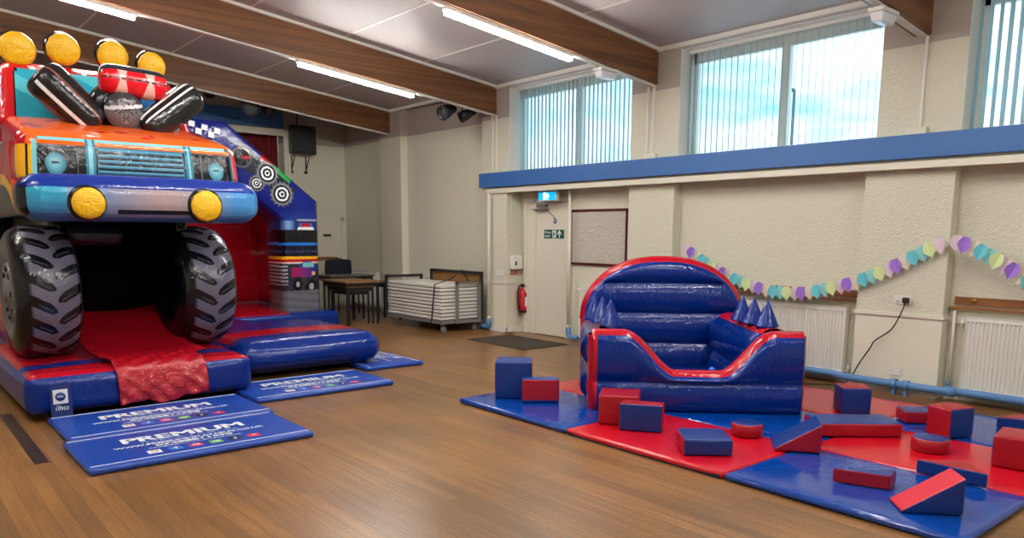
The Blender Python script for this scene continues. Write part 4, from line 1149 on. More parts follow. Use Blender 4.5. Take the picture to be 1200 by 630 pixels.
# front bumper
BZ0, BZ1 = 1.575, 1.945
BXa, BXb = wy(20, 232, 7.2).x, wy(296, 243, 7.2).x
def p_bumper(f, u, v):
    if f == 0: return DK if v < .75 else NAVY
    if f == 1: return mixc(rgb(60, 120, 180), DK, .4 if v < .15 else 0)
    if f == 2:
        if v > .76+.03*sin(u*5): return rgb(22, 50, 140)
        if v > .74+.03*sin(u*5): return rgb(190, 210, 230)
        if .36 < u < .72 and .15 < v < .20: return DK
        c = mixc(rgb(40, 168, 196), rgb(60, 104, 160), 1-v*1.1)
        d = sqrt(((u-.23)*4)**2+(v-.4)**2)
        c2 = rgb(112, 132, 170)
        e = rgb(168, 146, 150)
        if u > .16: c = c2 if d < .36 or u > .2 else c
        if u > .30: c = mixc(c2, e, (u-.30)*5)
        if u > .62: c = mixc(e, rgb(70, 140, 200), (u-.62)*4)
        if v < .12: c = mixc(c, rgb(50, 80, 130), .6)
        return c
    if f == 5: return rgb(22, 50, 140)
    return rgb(50, 90, 140)
mm = MB(); rbox(mm, ((BXa, 7.0, BZ0), (BXb, 7.42, BZ1)), .14, .02, (160, 8, 40), p_bumper); bump = cpart(mm, 'bumper', m_vpaint)
for (px, py, pr) in ((104, 238, 21), (242, 241.5, 18.5)):
    c = wy(px, py, 6.97); r_ = (wy(px+pr, py, 6.97)-c).length*.97
    fo = disc_pillow(MB(), (c.x, 6.975, c.z), (0, -1, 0), r_, .045, lump=.015).build('fog_lamp', m_yellow, bump)
    MB().lathe([(r_*.9, .02), (r_*1.12, .01), (r_*1.14, -.03), (r_*.9, -.05)], (c.x-.008, 6.99, c.z+.004), (0, -1, 0), 32).build('lamp_rim', m_vblack, fo)
# roof lamps
for (px, py, rx) in ((20, 57.5, 19.5), (74, 58, 18), (132, 66, 17), (177.5, 77.5, 15.5)):
    Y_ = 8.75; c = wy(px, py, Y_); r_ = rx/893*(Vector(c)-Vector((0, 0, 1.5))).dot(_F)*1.0
    n_ = Vector((-.05, -1, -.22))
    o = disc_pillow(MB(), c, n_, r_, .06, lump=.012).build('roof_lamp', m_yellow, castle); CK.append(o)
    disc_pillow(MB(), Vector(c)-n_.normalized()*.035+Vector((-.015, 0, .008)), n_, r_*1.03, .075).build('lamp_shell', m_vblack, o)
    MB().tube([(c.x, Y_+.05, c.z-r_*.8), (c.x, Y_+.1, CZ1-.05)], .03, 8).build('lamp_stalk', m_vblack, o)
    MB().box((c.x-r_*.28, Y_-.075, c.z-.006), (c.x+r_*.28, Y_-.068, c.z+.006)).build('lamp_mark', mat('dark_yellow', rgb(170, 130, 30), .5), o) if False else None
# exhaust stacks, blower, intake scoop standing on the bonnet
def p_ex(t, a):
    if a % 1 > .5 and False: return DK
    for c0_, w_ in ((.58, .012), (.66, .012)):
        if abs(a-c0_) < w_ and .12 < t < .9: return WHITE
    return (.012, .011, .012)
def p_exL(t, a):
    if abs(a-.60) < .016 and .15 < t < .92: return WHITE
    if t < .02 or abs(a-.45) < .008: return rgb(120, 70, 60)
    return (.012, .011, .012)
Ye = 8.12
L0 = wy(47, 88, Ye+.0); L1 = wy(108, 142, Ye-.05)
mm = MB(); capsule(mm, L0+Vector((-.02, 0, .03)), L1+Vector((.04, 0, -.06)), .19, .165, 96, 60, p_exL, up=(0, 1, 0)); cpart(mm, 'exhaust_stack', m_vpaint)
L0 = wy(226, 113, Ye); L1 = wy(172, 152, Ye-.1)
mm = MB(); capsule(mm, L0+Vector((.03, 0, .03)), L1+Vector((-.03, 0, -.03)), .16, .15, 96, 60, p_ex, up=(0, 1, 0)); cpart(mm, 'exhaust_stack', m_vpaint)
c = wy(144, 130, 8.05)
mm = MB(); disc_pillow(mm, Vector(c)+Vector((-.03, .1, .03)), (0, -1, -.1), .245, .14, seg=40); cpart(mm, 'blower_ring', m_vblack)
def p_eng(sg, x, y):
    d = sqrt(x*x+y*y)
    if d > .93: return (.01, .01, .01)
    for (a, b, r_) in ((0, -.35, .22), (-.35, -.1, .18), (.35, -.1, .18), (-.15, .4, .2), (.3, .42, .16)):
        e = sqrt((x-a)**2+(y-b)**2)
        if e < r_: return rgb(60, 60, 66) if (e/r_*2) % 1 < .5 else rgb(120, 116, 120)
    if abs(y-.18-.15*x) < .09: return rgb(190, 190, 194)
    return rgb(96, 88, 90) if y < 0 else rgb(52, 52, 58)
mm = MB(); disc_pillow(mm, c, (0, -1, -.12), .19, .12, p_eng, seg=64); cpart(mm, 'engine_cover', m_vpaint)
A_ = wy(115, 93, 8.05); B_ = wy(194, 102, 8.05)
def p_scoop(t, a):
    x = t
    top = .36 < a < .64 or False
    for q in (.2, .5, .8):
        if abs(x-q) < .135: return RED if not (abs(a-.0) < .015 or a > .985) else DK
    return rgb(226, 180, 170)
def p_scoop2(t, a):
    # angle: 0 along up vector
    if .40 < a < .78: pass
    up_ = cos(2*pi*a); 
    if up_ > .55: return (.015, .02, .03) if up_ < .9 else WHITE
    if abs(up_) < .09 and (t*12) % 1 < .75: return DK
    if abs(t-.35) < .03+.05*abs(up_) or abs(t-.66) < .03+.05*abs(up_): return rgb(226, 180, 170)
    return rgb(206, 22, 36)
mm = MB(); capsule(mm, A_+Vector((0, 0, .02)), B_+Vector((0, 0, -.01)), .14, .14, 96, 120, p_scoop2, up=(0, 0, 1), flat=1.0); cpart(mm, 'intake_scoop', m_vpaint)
mm = MB(); rbox(mm, ((A_.x+.15, 8.0, 2.38), (B_.x-.12, 8.35, 2.62)), .05, 0, 3); cpart(mm, 'scoop_neck', m_vblack)

# step mattress in front of the bouncing area
def p_step(f, u, v):
    if f == 5:
        if v < .20: return BLUE
        if v < .42: return RED
        return BLUE
    return BLUE
mm = MB(); rbox(mm, ((2.70, 7.45, .055), (4.36, 9.2, .40)), .17, .035, (30, 120, 6), p_step); cpart(mm, 'entry_step', m_vpaint)
# bouncing platform and red ramp patch
pc = fl(399, 386)
PX1 = pc.x; PY0 = pc.y
def p_plat(f, u, v):
    if f == 5:
        x = .85+(PX1-.85)*u; y = PY0+(13.3-PY0)*v
        if 3.3 < x < 4.70+.12*(y-PY0) and .03 < y-PY0 < 2.0: return RED
        return BLUE
    return BLUE
mm = MB(); rbox(mm, ((.85, PY0, 0), (PX1, 13.3, .30)), .06, .02, (110, 110, 6), p_plat); cpart(mm, 'bouncing_platform', m_vpaint)
mm = MB(); rbox(mm, ((1.0, 9.15, .05), (3.9, PY0-.02, .30)), .08, .02, 8); cpart(mm, 'linking_mattress', m_vblue)
# arch swept along its outline
AY = 11.05; hd = .30; th = .62
ac_r = wy(375.5, 300, AY).x; ztr = wy(375.5, 236, AY).z; xta = wy(265, 141, AY).x; zta = wy(265, 141, AY).z
xl = 1.15; symx = (ac_r+xl)/2; xtl = 2*symx-xta
outer = [(ac_r, .28), (ac_r, ztr), (xta, zta), (xtl, zta), (xl, ztr), (xl, .28)]
def offset_poly(P, d):
    out = []
    n = len(P)
    for i in range(n):
        def nr(a, b):
            v = Vector((b[0]-a[0], b[1]-a[1])).normalized(); return Vector((-v.y, v.x))
        if i == 0: n1 = n2 = nr(P[0], P[1])
        elif i == n-1: n1 = n2 = nr(P[-2], P[-1])
        else: n1, n2 = nr(P[i-1], P[i]), nr(P[i], P[i+1])
        b = (n1+n2).normalized(); out.append(Vector(P[i])+b*(d/max(.3, b.dot(n1))))
    return out
inner = offset_poly(outer, th)
def gear(x, y, cx_, cy_, r, ring=True):
    d = sqrt((x-cx_)**2+(y-cy_)**2)/r; an = atan2(y-cy_, x-cx_)
    if d > 1.12: return None
    if d > .98: return GREY if (an*16/(2*pi)) % 1 < .5 else None
    if d > .80: return rgb(120, 118, 128)
    if d > .62: return DK
    if d > .45: return WHITE
    if d > .26: return DK
    if d > .14: return WHITE
    return DK
def arch_col(x, z):
    # printed artwork on the front of the arch, in metres on its plane
    base = rgb(20, 32, 116)
    if x > ac_r-th-.12 and z < ztr-.12:                 # column
        u = (x-(ac_r-th))/th; v = (z-.3)/(ztr-.3)
        if u < -.02: return base
        if v < .19: return mixc(rgb(70, 72, 80), rgb(120, 122, 130), .5+.5*sin(v*90+u*4)*.3)
        if v < .50:
            c_ = rgb(44, 46, 56)
            if v > .435: c_ = YEL if v > .475 else (RED if v > .45 else rgb(220, 200, 190))
            if u < .12 and v < .43 and v > .24: c_ = rgb(150, 150, 160) if (v*30) % 1 < .6 else DK
            # small monster truck
            for (cu_, cv_, ru, rv) in ((.36, .245, .14, .075), (.72, .225, .20, .09)):
                if ((u-cu_)/ru)**2+((v-cv_)/rv)**2 < 1:
                    rr_ = ((u-cu_)/ru)**2+((v-cv_)/rv)**2
                    return rgb(150, 150, 156) if rr_ < .12 else (rgb(12, 12, 16) if (v*110+u*9) % 1 < .6 or rr_ < .5 else rgb(60, 60, 70))
            if .22 < u < .9 and .31 < v < .40+(.0 if u > .5 else 0): return mixc(rgb(150, 26, 90), rgb(34, 40, 130), (u-.3)*2) if not (u > .74 and v < .36) else (rgb(236, 160, 120) if u < .84 and v > .325 else DK)
            if .42 < u < .88 and .39 < v < .46-.12*abs(u-.62): return rgb(40, 60, 140) if not (.5 < u < .8 and v < .445) else rgb(110, 180, 190)
            return c_
        if v < .60: return rgb(16, 18, 34) if not (abs(v-.545) < .008 and (u*12) % 1 < .6) else rgb(46, 60, 110)
        if v < .625: return rgb(30, 110, 200)
        if v < .74: return rgb(10, 11, 18)
        if v < .82:
            if abs(u-.62) < .22-.9*(v-.745) and v < .80: return WHITE if v < .765 else (RED if abs(u-.62) < .1 else rgb(60, 90, 160))
            d = (u-.18)**2+((v-.72)*1.8)**2
            return mixc(rgb(120, 160, 210), rgb(18, 44, 110), min(1, abs(u-.18)*6))
        if v < .835 and u > .4: return rgb(150, 160, 180)
        return mixc(rgb(24, 60, 140), base, (v-.8)*8)
    # slanted arm
    sl = Vector((xta-ac_r, zta-ztr)); L_ = sl.length; sl.normalize(); nn = Vector((sl.y, -sl.x))
    s = Vector((x-ac_r, z-ztr)).dot(sl)/L_; dd = abs(Vector((x-ac_r, z-ztr)).dot(nn))
    if 0 < s < 1:
        for (s0, d0, r_) in ((.30, .30, .165), (.50, .20, .16), (.52, .42, .11), (.74, .27, .15)):
            cx2 = Vector((ac_r, ztr))+sl*L_*s0-nn*d0*(1 if Vector((symx-ac_r, 0)).dot(-nn) > 0 else -1)
            g = gear(x, z, cx2.x, cx2.y, r_)
            if g and s0 == .74:
                q_ = sqrt((x-cx2.x)**2+(z-cx2.y)**2)/r_; g = None if q_ > .98 else (GREY if q_ > .8 else (RED if x > cx2.x and abs(z-cx2.y) < .02 else DK))
            if g: return g
        if .22 < s < .82 and .10 < dd < .33+.06*sin(s*22): return (.02, .02, .03)
        if .3 < s < .62 and dd < .10: return RED if s > .48 else rgb(40, 150, 80)
    return base
def p_arch(nx):
    pass
mm = MB(); K = 26
# densify path
segsN = [130, 150, 40, 30, 20]
front = []
for si in range(5):
    for q in range(segsN[si]):
        t_ = q/segsN[si]
        front.append((Vector(outer[si]).lerp(Vector(outer[si+1]), t_), inner[si].lerp(inner[si+1], t_)))
front.append((Vector(outer[-1]), inner[-1]))
sect = []
NS = 46
for k_ in range(NS):      # rounded rectangle section: (a along thickness 0..1, d depth -1..1)
    an = 2*pi*k_/NS
    ca, sa_ = cos(an), sin(an); e = .45
    sect.append((.5-.5*math.copysign(abs(ca)**e, ca), -math.copysign(abs(sa_)**e, sa_)))
# finer section on the front face
sect = [(0, .72), (0, -.72), (.03, -.88), (.08, -.97)]+[(.08+.84*i/56, -1-.10*sin(pi*i/56)) for i in range(1, 56)]+[(.92, -.97), (.97, -.88), (1, -.72), (1, .72), (.97, .88), (.92, .97), (.5, 1.1), (.08, .97), (.03, .88)]
NS = len(sect); vs = []; fs = []; cs = []
for (o_, i_) in front:
    for a_, d_ in sect:
        p_ = o_.lerp(i_, a_); vs.append((p_.x, AY+hd*d_+hd, p_.y))
for j in range(len(front)-1):
    for k_ in range(NS):
        k2 = (k_+1) % NS; f_ = (j*NS+k_, j*NS+k2, (j+1)*NS+k2, (j+1)*NS+k_); fs.append(f_)
        cx_ = sum(vs[q][0] for q in f_)/4; cz_ = sum(vs[q][2] for q in f_)/4
        isf = 1 <= k_ <= 61
        cs.append(arch_col(cx_, cz_) if isf or False else NAVY)
mm.add(vs, fs, 0, cs, True); cpart(mm, 'arch', m_vpaint)
# chequered strip at the top of the arch behind the exhaust
a = wy(226, 152, AY-.05)
mm = MB()
for i in range(5):
    for j in range(2):
        if (i+j) % 2 == 0:
            x = a.x+.02+i*.085-.08; z = wy(226, 150, AY-.05).z+.03-j*.075-i*.018
            mm.prism([(x, AY-.06, z), (x+.08, AY-.06, z-.015), (x+.09, AY-.06, z+.06), (x+.01, AY-.06, z+.075)], (0, .01, 0))
cpart(mm, 'chequered_print', m_white)
# inner walls with horizontal seams
def seam_wall(a, b, z0, z1, th_, n, nm, colr, down=None):
    a = Vector(a); b = Vector(b); d = (b-a).normalized(); nrm = Vector((-d.y, d.x, 0)); vs = []; NZ = n*10; NUU = 10
    m_ = MB()
    for sg_ in (-1, 1):
        vs = []
        for j in range(NZ+1):
            v = j/NZ; ph = (v*n) % 1 if j < NZ else 0
            off = th_/2*(.82+.18*abs(sin(pi*v*n))**.6)
            for i in range(NUU+1):
                p_ = a.lerp(b, i/NUU)+nrm*sg_*off; vs.append((p_.x, p_.y, z0+(z1-z0)*v))
        m_.add(vs, [(j*(NUU+1)+i, j*(NUU+1)+i+1, (j+1)*(NUU+1)+i+1, (j+1)*(NUU+1)+i) for j in range(NZ) for i in range(NUU)], 0, smooth=True)
    off = th_/2*.82
    q_ = [a-nrm*off, b-nrm*off, b+nrm*off, a+nrm*off]
    m_.add([(p_.x, p_.y, z1) for p_ in q_], [(0, 1, 2, 3)])
    cpart(m_, nm, colr)
seam_wall((1.2, 13.0, 0), (ac_r-.1, 13.0, 0), .32, 2.5, .3, 5, 'back_wall', m_vred)
seam_wall((1.15, 9.3, 0), (1.15, 12.9, 0), .32, 2.3, .28, 5, 'side_wall', m_vred)
seam_wall((ac_r-.17, 11.7, 0), (ac_r-.17, 12.85, 0), .32, 2.1, .28, 5, 'side_wall', m_vred)
mm = MB(); rbox(mm, ((2.75, 9.9, .33), (2.95, 11.3, 2.1)), .08, .02, 6); cpart(mm, 'tower_wall', m_vred)
reparent_world(castle, CK)

# ------------------------------------------------------------------ printed crash mats
m_instag = mat('pink_icon', rgb(214, 60, 110), .4); m_gicon = mat('green_icon', rgb(110, 180, 60), .4); m_bicon = mat('black_icon', (.01, .01, .012), .4)
m_ricon = mat('red_icon', rgb(214, 24, 40), .4); m_fbicon = mat('facebook_blue_icon', rgb(60, 120, 210), .4); m_orangei = mat('orange_icon', rgb(220, 140, 50), .4)
def logo_mat(cx, cy, rot, label, L=1.49, W=.84, z0=0.0, th=.045):
    t = thing('crash_mat', label, 'crash mat', (cx, cy, z0), 'blue printed crash mats', rot)
    k = []
    rbox(MB(), ((-L/2, -W/2, 0), (L/2, W/2, th)), .02, .003, 6).build('mat_cover', m_logoblue, t)
    for yy in (-W/2+.055, W/2-.055): MB().box((-L/2+.02, yy-.004, th+.0005), (L/2-.02, yy+.004, th+.0035)).build('piping', m_white, t)
    zt = th+.005
    def tx(s, x0, x1, y, h, mt=m_white, b=.0, nm='lettering'):
        text(s, nm, frame((x0, y, zt), (1, 0, 0), (0, 1, 0)), x1-x0, mt, t, h, 0, heavy=b)
    s = L/1.49
    tx('PREMIUM', -.43, .40, .055, .13, m_white, .008)
    tx('INFLATABLES', -.33, .34, .0, .036, mat('pale_blue_print', rgb(150, 170, 220), .4))
    tx('WWW.PREMIUMINFLATABLES.CO.UK', -.52, .50, -.066, .036, m_white, .002)
    tx('07488811998', -.27, .25, -.128, .040, m_white, .004)
    tx('INFO@PREMIUMINFLATABLES.CO.UK', -.33, .30, -.172, .022, m_white, .0)
    for i, mt in enumerate((m_white, m_fbicon, m_instag, m_gicon, m_bicon, m_ricon)):
        x = -.36+i*.135; ic = rbox(MB(), ((x, -.285, th+.0006), (x+.085, -.21, th+.004)), .0015, 0, 2).build('social_icon', mt, t)
        m2 = MB(); cx_, cy_, zz_ = x+.0425, -.2475, th+.0045
        if i in (0, 2, 3):
            m2.lathe([(.024, 0), (.024, .001), (.016, .001), (.016, 0)], (cx_, cy_, zz_), (0, 0, 1), 18)
        elif i == 5: m2.prism([(cx_-.012, cy_-.016, zz_), (cx_+.018, cy_, zz_), (cx_-.012, cy_+.016, zz_)], (0, 0, .001))
        elif i == 1: m2.box((cx_-.004, cy_-.024, zz_), (cx_+.006, cy_+.018, zz_+.001)); m2.box((cx_-.014, cy_-.002, zz_), (cx_+.014, cy_+.006, zz_+.001)); m2.box((cx_+.0, cy_+.014, zz_), (cx_+.016, cy_+.022, zz_+.001))
        else: m2.box((cx_, cy_-.018, zz_), (cx_+.007, cy_+.022, zz_+.001)); m2.lathe([(.013, 0), (.013, .001), (.006, .001), (.006, 0)], (cx_-.004, cy_-.014, zz_), (0, 0, 1), 14)
        m2.build('icon_mark', m_orangei if i == 0 else m_white, ic)
    return t
logo_mat(1.655, 5.56, 0, 'blue printed crash mat lying nearest the camera, fully in view', W=.84)
logo_mat(1.70, 6.42, .008, 'blue printed crash mat half under the front edge of the truck slide base', W=.86)
logo_mat(3.19, 6.88, 0, 'blue printed crash mat lying in front of the rounded blue entry step', L=1.39, W=.84)
logo_mat(4.40, 7.98, pi/2, 'blue printed crash mat turned sideways at the right end of the entry step', L=1.42, W=.74)

# ------------------------------------------------------------------ play mats in a three by three grid
XG = [3.90, 4.87, 5.86, 6.86]; YG = [1.27, 2.63, 4.03, 5.40]
names = {(0, 2): ('blue', 'glossy blue play mat at the left corner under the largest blue cube'),
         (0, 1): ('red', 'glossy red play mat in the front row before the ball pit'),
         (0, 0): ('blue', 'glossy blue play mat at the near right under the large red wedge'),
         (1, 2): ('red', 'red play mat showing at the left rear side of the ball pit'),
         (1, 1): ('blue', 'blue play mat partly under the front of the ball pit'),
         (1, 0): ('red', 'red play mat at the right under the round blue topped block'),
         (2, 2): ('blue', 'blue play mat hidden behind the ball pit near the wall'),
         (2, 1): ('red', 'red play mat behind the right of the ball pit near the blue pipe'),
         (2, 0): ('blue', 'blue play mat at the right rear under the red and blue cube')}
for (i, j), (c, lab) in names.items():
    x0, x1, y0, y1 = XG[i]+.004, XG[i+1]-.004, YG[j]+.004, YG[j+1]-.004
    loc = ((x0+x1)/2, (y0+y1)/2, 0)
    o = rbox(MB(), ((x0, y0, .0), (x1, y1, .045)), .02, .004, 8).build('play_mat', m_matblue if c == 'blue' else m_matred, loc=loc)
    tag(o, lab, 'play mat', 'red and blue play mats laid in a grid')
    if c == 'red' and i == 0:
        MB().box((x0-.001-loc[0], y0+.02-loc[1], .004), (x0+.001-loc[0], y1-.02-loc[1], .026)).build('edge_band', mat('navy_edge', rgb(14, 28, 70), .3), o)

# ------------------------------------------------------------------ ball pit
PW = 1.73; P0 = fl(692, 481, .05); P1 = fl(941, 487, .05)
ux = Vector((P1.x-P0.x, P1.y-P0.y, 0)); PW = ux.length; ux.normalize(); uy = Vector((-ux.y, ux.x, 0))
pit = thing('ball_pit', 'blue and red inflatable ball pit with arched back and spikes', 'ball pit', (P0.x, P0.y, .05)); pit.rotation_euler[2] = atan2(ux.y, ux.x)
H = .665; T = .30; DEP = 1.62
def ipanel(W, ztop, th_, seams, nU, nV, trim, axis='x', off=(0, 0), bulge=.04, name='wall', flip=1, lowred=False, ripple=0.):
    """inflated wall standing along local x; ztop(u); seams: list of heights; trim: red rolled band on top"""
    m_ = MB()
    def puff(z, zt):
        hs = [0]+[s for s in seams if s < zt-.05]+[zt]
        for a, b in zip(hs[:-1], hs[1:]):
            if a <= z <= b+1e-9:
                w = (z-a)/max(b-a, 1e-6); return abs(sin(pi*w))**.55
        return 0
    rows = []
    for sgn in (-1, 1):
        vs = []; cs = []; fs = []
        for j in range(nV+1):
            v = j/nV
            for i in range(nU+1):
                u = i/nU; zt = ztop(u); z = v*(zt-.03)
                e = min(u, 1-u)*W; ef = min(1, e/.05); ef = sqrt(max(0, 1-(1-ef)**2))
                d = (th_/2-bulge)+bulge*puff(z, zt-.03)*1.0
                d = d*(.72+.28*ef)
                top = min(1, (1-v)*zt/.05); d *= (.86+.14*sqrt(max(0, 1-(1-top)**2)))
                uu = .5+(u-.5)*(1+.03*puff(z, zt)/W*0)
                vs.append((u*W+(-.0 if 0 < i < nU else 0), th_/2+sgn*d, z))
        for j in range(nV):
            for i in range(nU):
                fs.append((j*(nU+1)+i, j*(nU+1)+i+1, (j+1)*(nU+1)+i+1, (j+1)*(nU+1)+i))
                ue = (i+.5)/nU*W
                cs.append(RED if (trim == 'rim' and (j+.5)/nV*(ztop((i+.5)/nU)-.03) > ztop((i+.5)/nU)-.042 or trim == 'rim' and min(ue, W-ue) < .02) or (trim == 'left' and ue < .05) else BLUE)
        m_.add(vs, fs, 0, cs, True); rows.append(vs)
    # top roll
    N2 = 12; vs = []; fs = []; cs = []
    for i in range(nU+1):
        A__ = Vector(rows[0][nV*(nU+1)+i]); B__ = Vector(rows[1][nV*(nU+1)+i])
        # normal of the outline
        u = i/nU; du = .5/nU; s_ = (ztop(min(1, u+du))-ztop(max(0, u-du)))/((min(1, u+du)-max(0, u-du))*W); nn_ = Vector((-s_, 0, 1)).normalized()
        for k_ in range(N2+1):
            w = k_/N2; vs.append(A__.lerp(B__, w)+nn_*(.042*sin(pi*w)**.5*(1+ripple*sin(i*2.1))))
    for i in range(nU):
        for k_ in range(N2):
            fs.append((i*(N2+1)+k_, (i+1)*(N2+1)+k_, (i+1)*(N2+1)+k_+1, i*(N2+1)+k_+1)); cs.append(RED)
    m_.add(vs, fs, 0, cs, True)
    # end caps
    for e in (0, nU):
        vs = []; fs = []; cs = []
        x_ = 0 if e == 0 else W; sg = -1 if e == 0 else 1
        for j in range(nV+1):
            A__ = Vector(rows[0][j*(nU+1)+e]); B__ = Vector(rows[1][j*(nU+1)+e])
            for k_ in range(7): vs.append(A__.lerp(B__, k_/6)+Vector((sg*.03*sin(pi*k_/6), 0, 0)))
        for j in range(nV):
            for k_ in range(6): fs.append((j*7+k_, j*7+k_+1, (j+1)*7+k_+1, (j+1)*7+k_)); cs.append(RED)
        m_.add(vs, fs, 0, cs, True)
    return m_
def sst(a, b, x):
    t_ = max(0, min(1, (x-a)/(b-a))); return t_*t_*(3-2*t_)
def zfront(u):
    return H-.01-.335*(sst(.15, .41, u)-sst(.62, .87, u))
o = ipanel(PW, zfront, T, [.24], 110, 40, 'left', ripple=.0).build('front_wall', m_vpaint, pit); o.location = (0, 0, 0)
def zback(u):
    return .60+.61*max(0, 1-abs(2*u-1)**2.3)**.5
o = ipanel(1.60, zback, .28, [.34, .645, .95], 110, 90, 'rim', bulge=.06).build('back_wall', m_vpaint, pit); o.location = (-.065, DEP-.0, 0)
SPK = ((.37, 1.47), (.60, 1.41), (.83, 1.36))
for sx in (0, 1):
    o = ipanel(DEP-T-.0, lambda u: H, (.36 if sx == 0 else .42), [.30], 30, 24, True, bulge=(.13 if sx == 0 else .07)).build('side_wall', m_vpaint, pit)
    if sx == 0: o.rotation_euler[2] = pi/2; o.location = (.27, T-.005, 0)
    else: o.rotation_euler[2] = pi/2+.085; o.location = (PW-.002, T-.05, 0)
    for qi, (yy, xx) in enumerate(SPK):
        m_ = MB(); N = 28; vs = []; prof = [(1, 0), (1.04, .02), (.98, .06), (.5, .55), (.25, .8), (.06, .99), (0, 1)]
        for (r_, h_) in prof:
            for k_ in range(N):
                an = 2*pi*k_/N; vs.append((r_*.098*cos(an)*(1+.02*sin(an*7)), r_*.098*sin(an), h_*.225))
        m_.add(vs, [(j*N+k_, j*N+(k_+1) % N, (j+1)*N+(k_+1) % N, (j+1)*N+k_) for j in range(len(prof)-1) for k_ in range(N)], 0, smooth=True)
        c = m_.build('spike', m_vblue, pit); c.location = ((.155-.062*qi if sx == 0 else xx), yy-(.08 if sx == 0 else 0), H+.012)
o = rbox(MB(), ((.22, .25, 0), (PW-.38, DEP+.02, .12)), .05, .02, 6).build('pit_floor', m_vblue, pit)
# white printed lettering on the left side wall
for (z0_, h_) in ((.42, .15), (.12, .15)):
    text('PREMIUM' if z0_ > .3 else 'INFLATABLES', 'lettering', frame((-.094, DEP-.25, z0_), (0, -1, 0), (0, 0, 1)), DEP-.55, mat('pale_violet_print', rgb(128, 132, 190), .4), pit, h_, .015)
# a loose ball lying inside
bl = pit.matrix_basis @ Vector((1.16, .82, .0))
bpy.context.view_layer.update(); bl = pit.matrix_world @ Vector((1.13, T+.62, .195))
mm = MB(); mm.lathe([(.035*sin(pi*i/12), -.035*cos(pi*i/12)) for i in range(13)], bl, (0, 0, 1), 20)
tag(mm.build('play_ball', mat('light_blue_plastic', rgb(40, 110, 210), .3)), 'small blue plastic ball lying inside the ball pit', 'ball')

# ------------------------------------------------------------------ foam blocks
ZB = .0505
def block(kind, A, B, D, h, cols, name, label, grp=None, shape=None, wid=None, ctr=None):
    """A, B: picture points of the near base edge (left, right); D depth away from the camera"""
    a = fl(A[0], A[1], ZB); b = fl(B[0], B[1], ZB); d = Vector((b.x-a.x, b.y-a.y, 0)); W = wid or d.length; d.normalize()
    t = None
    ang = atan2(d.y, d.x)
    m_ = MB()
    if kind == 'box':
        def pb(f, u, v):
            c = cols[f]; 
            return c(u, v) if callable(c) else c
        rbox(m_, ((0, 0, 0), (W, D, h)), .012, .004, 5 if not callable(cols[2]) else 14, pb)
    elif kind == 'wedge':          # height rises along +x; sloping face is cols[5], sides cols[2]
        n_ = 10
        cor = [(0, 0, 0), (W, 0, 0), (W, D, 0), (0, D, 0), (0.0, 0, .012), (W, 0, h), (W, D, h), (0.0, D, .012)]
        def pb(f, u, v): return cols[f]
        rbox(m_, cor, .010, .002, 8, pb)
    elif kind == 'tri':            # flat triangular prism: points in local xy
        P = shape(W, D); n_ = len(P)
        m_.add([(x, y, 0) for x, y in P]+[(x, y, h) for x, y in P], [(2, 1, 0), (3, 4, 5)]+[(i, (i+1) % 3, 3+(i+1) % 3, 3+i) for i in range(3)], 0, [cols[4], cols[5]]+[cols[2]]*3)
    o = m_.build(name, m_blockpaint, bevel=(.008 if kind == 'tri' else 0)); o.location = (a.x, a.y, ZB); o.rotation_euler[2] = ang
    tag(o, label, 'soft play block', 'foam play blocks scattered on the mats'); return o
R_, B_ = rgb(160, 14, 34), rgb(6, 48, 122)
def six(l, r, f, bk, bt, tp): return [l, r, f, bk, bt, tp]
block('box', (580, 466.5), (623, 467), .31, .325, six(R_, R_, B_, B_, B_, B_), 'foam_cube', 'largest blue cube with red side standing at the left corner of the mats')
block('box', (611.5, 471.8), (655, 472), .14, .205, six(B_, B_, lambda u, v: R_ if v > .13 else B_, B_, B_, B_), 'foam_block', 'block with red front face leaning next to the largest blue cube')
block('box', (700.5, 496.5), (748, 499), .31, .225, six(B_, R_, R_, B_, R_, R_), 'foam_cube', 'red cube behind the blue fronted block beside the ball pit corner')
block('box', (725, 503.5), (775.5, 507.5), .13, .205, six(R_, R_, B_, R_, B_, R_), 'foam_block', 'blue fronted block with red top standing before the red cube')
block('box', (801, 533.5), (858.5, 534.5), .31, .11, six(R_, R_, B_, R_, B_, B_), 'foam_slab', 'low blue slab with red end alone on the front red mat')
block('wedge', (907, 527.5), (962, 531.5), .31, .20, six(B_, R_, R_, R_, B_, B_), 'foam_wedge', 'blue topped red wedge at the front right corner of the ball pit')
block('box', (959, 511.5), (1057, 512.5), .31, .10, six(R_, R_, R_, R_, B_, B_), 'foam_slab', 'long red slab with blue top behind the blue topped wedge')
block('tri', (974.7, 564), (1042.6, 574.5), .15, .085, six(R_, R_, R_, R_, R_, B_), 'foam_triangle', 'small red triangular block with blue top on the near blue mat', shape=lambda W, D: [(0, 0), (W, 0), (W+.02, D)])
block('wedge', (1057, 600.5), (1129, 604.5), .20, .205, six(R_, B_, B_, B_, R_, rgb(206, 30, 50)), 'foam_wedge', 'large wedge with red slope and blue side nearest the camera')
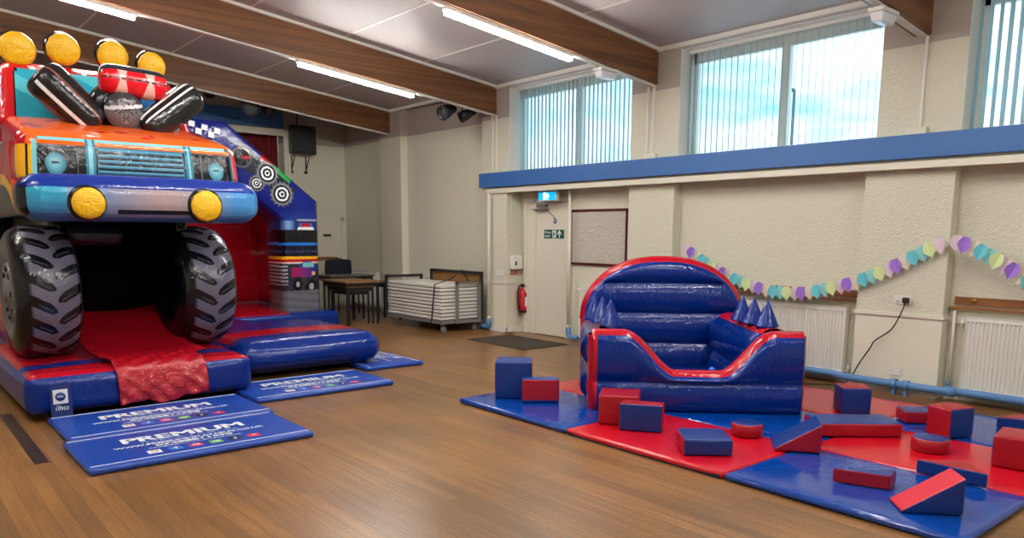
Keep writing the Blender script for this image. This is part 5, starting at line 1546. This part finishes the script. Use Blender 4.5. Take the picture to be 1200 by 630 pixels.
block('tri', (1072.7, 553), (1156.6, 572), .2, .085, six(B_, B_, B_, B_, B_, R_), 'foam_triangle', 'blue triangular block with red top behind the large red sloped wedge', shape=lambda W, D: [(0, 0), (W, 0), (W*.52, D)])
block('box', (1084, 506.5), (1112, 514.5), .235, .215, six(B_, B_, R_, B_, B_, R_), 'foam_cube', 'cube with a red and a blue side near the blue wall pipe').rotation_euler
block('box', (1060.6, 496), (1094, 497), .2, .095, six(R_, R_, R_, R_, B_, B_), 'foam_slab', 'low red block with blue top behind the red and blue cube')
block('box', (985.5, 484.5), (1020, 485.5), .23, .215, six(B_, B_, B_, B_, B_, R_), 'foam_cube', 'blue cube with red top between the ball pit and the wall')
block('box', (1160.5, 545.5), (1232, 558), .31, .20, six(B_, R_, R_, R_, R_, R_), 'foam_cube', 'all red cube cut by the right edge of the photo')
block('tri', (1167, 501), (1230, 507), .22, .085, six(B_, B_, B_, B_, B_, R_), 'foam_triangle', 'blue triangular block with red top behind the all red cube', shape=lambda W, D: [(0, 0), (W, 0), (W*.5, D)])
def drum(px0, px1, py, h, label):
    a = fl(px0, py, ZB); b = fl(px1, py, ZB); c = (a+b)/2; r = (b-a).length/2
    m_ = MB(); N = 40; prof = [(0, 0), (r-.008, 0), (r, .008), (r+.002, h/2), (r, h-.008), (r-.008, h), (r*.5, h+.002), (0, h+.003)]
    vs = [(q[0]*cos(2*pi*k_/N), q[0]*sin(2*pi*k_/N), q[1]) for q in prof for k_ in range(N)]
    fs = []; cs = []
    for j in range(len(prof)-1):
        for k_ in range(N): fs.append((j*N+k_, j*N+(k_+1) % N, (j+1)*N+(k_+1) % N, (j+1)*N+k_)); cs.append(B_ if j >= 5 else R_)
    m_.add(vs, fs, 0, cs, True); o = m_.build('foam_drum', m_blockpaint); o.location = (c.x, c.y, ZB)
    tag(o, label, 'soft play block', 'foam play blocks scattered on the mats')
drum(857.5, 892.5, 509, .092, 'round red block with blue top beside the low blue slab')
drum(1069.5, 1110, 527, .09, 'round red block with blue top in front of the red and blue cube')
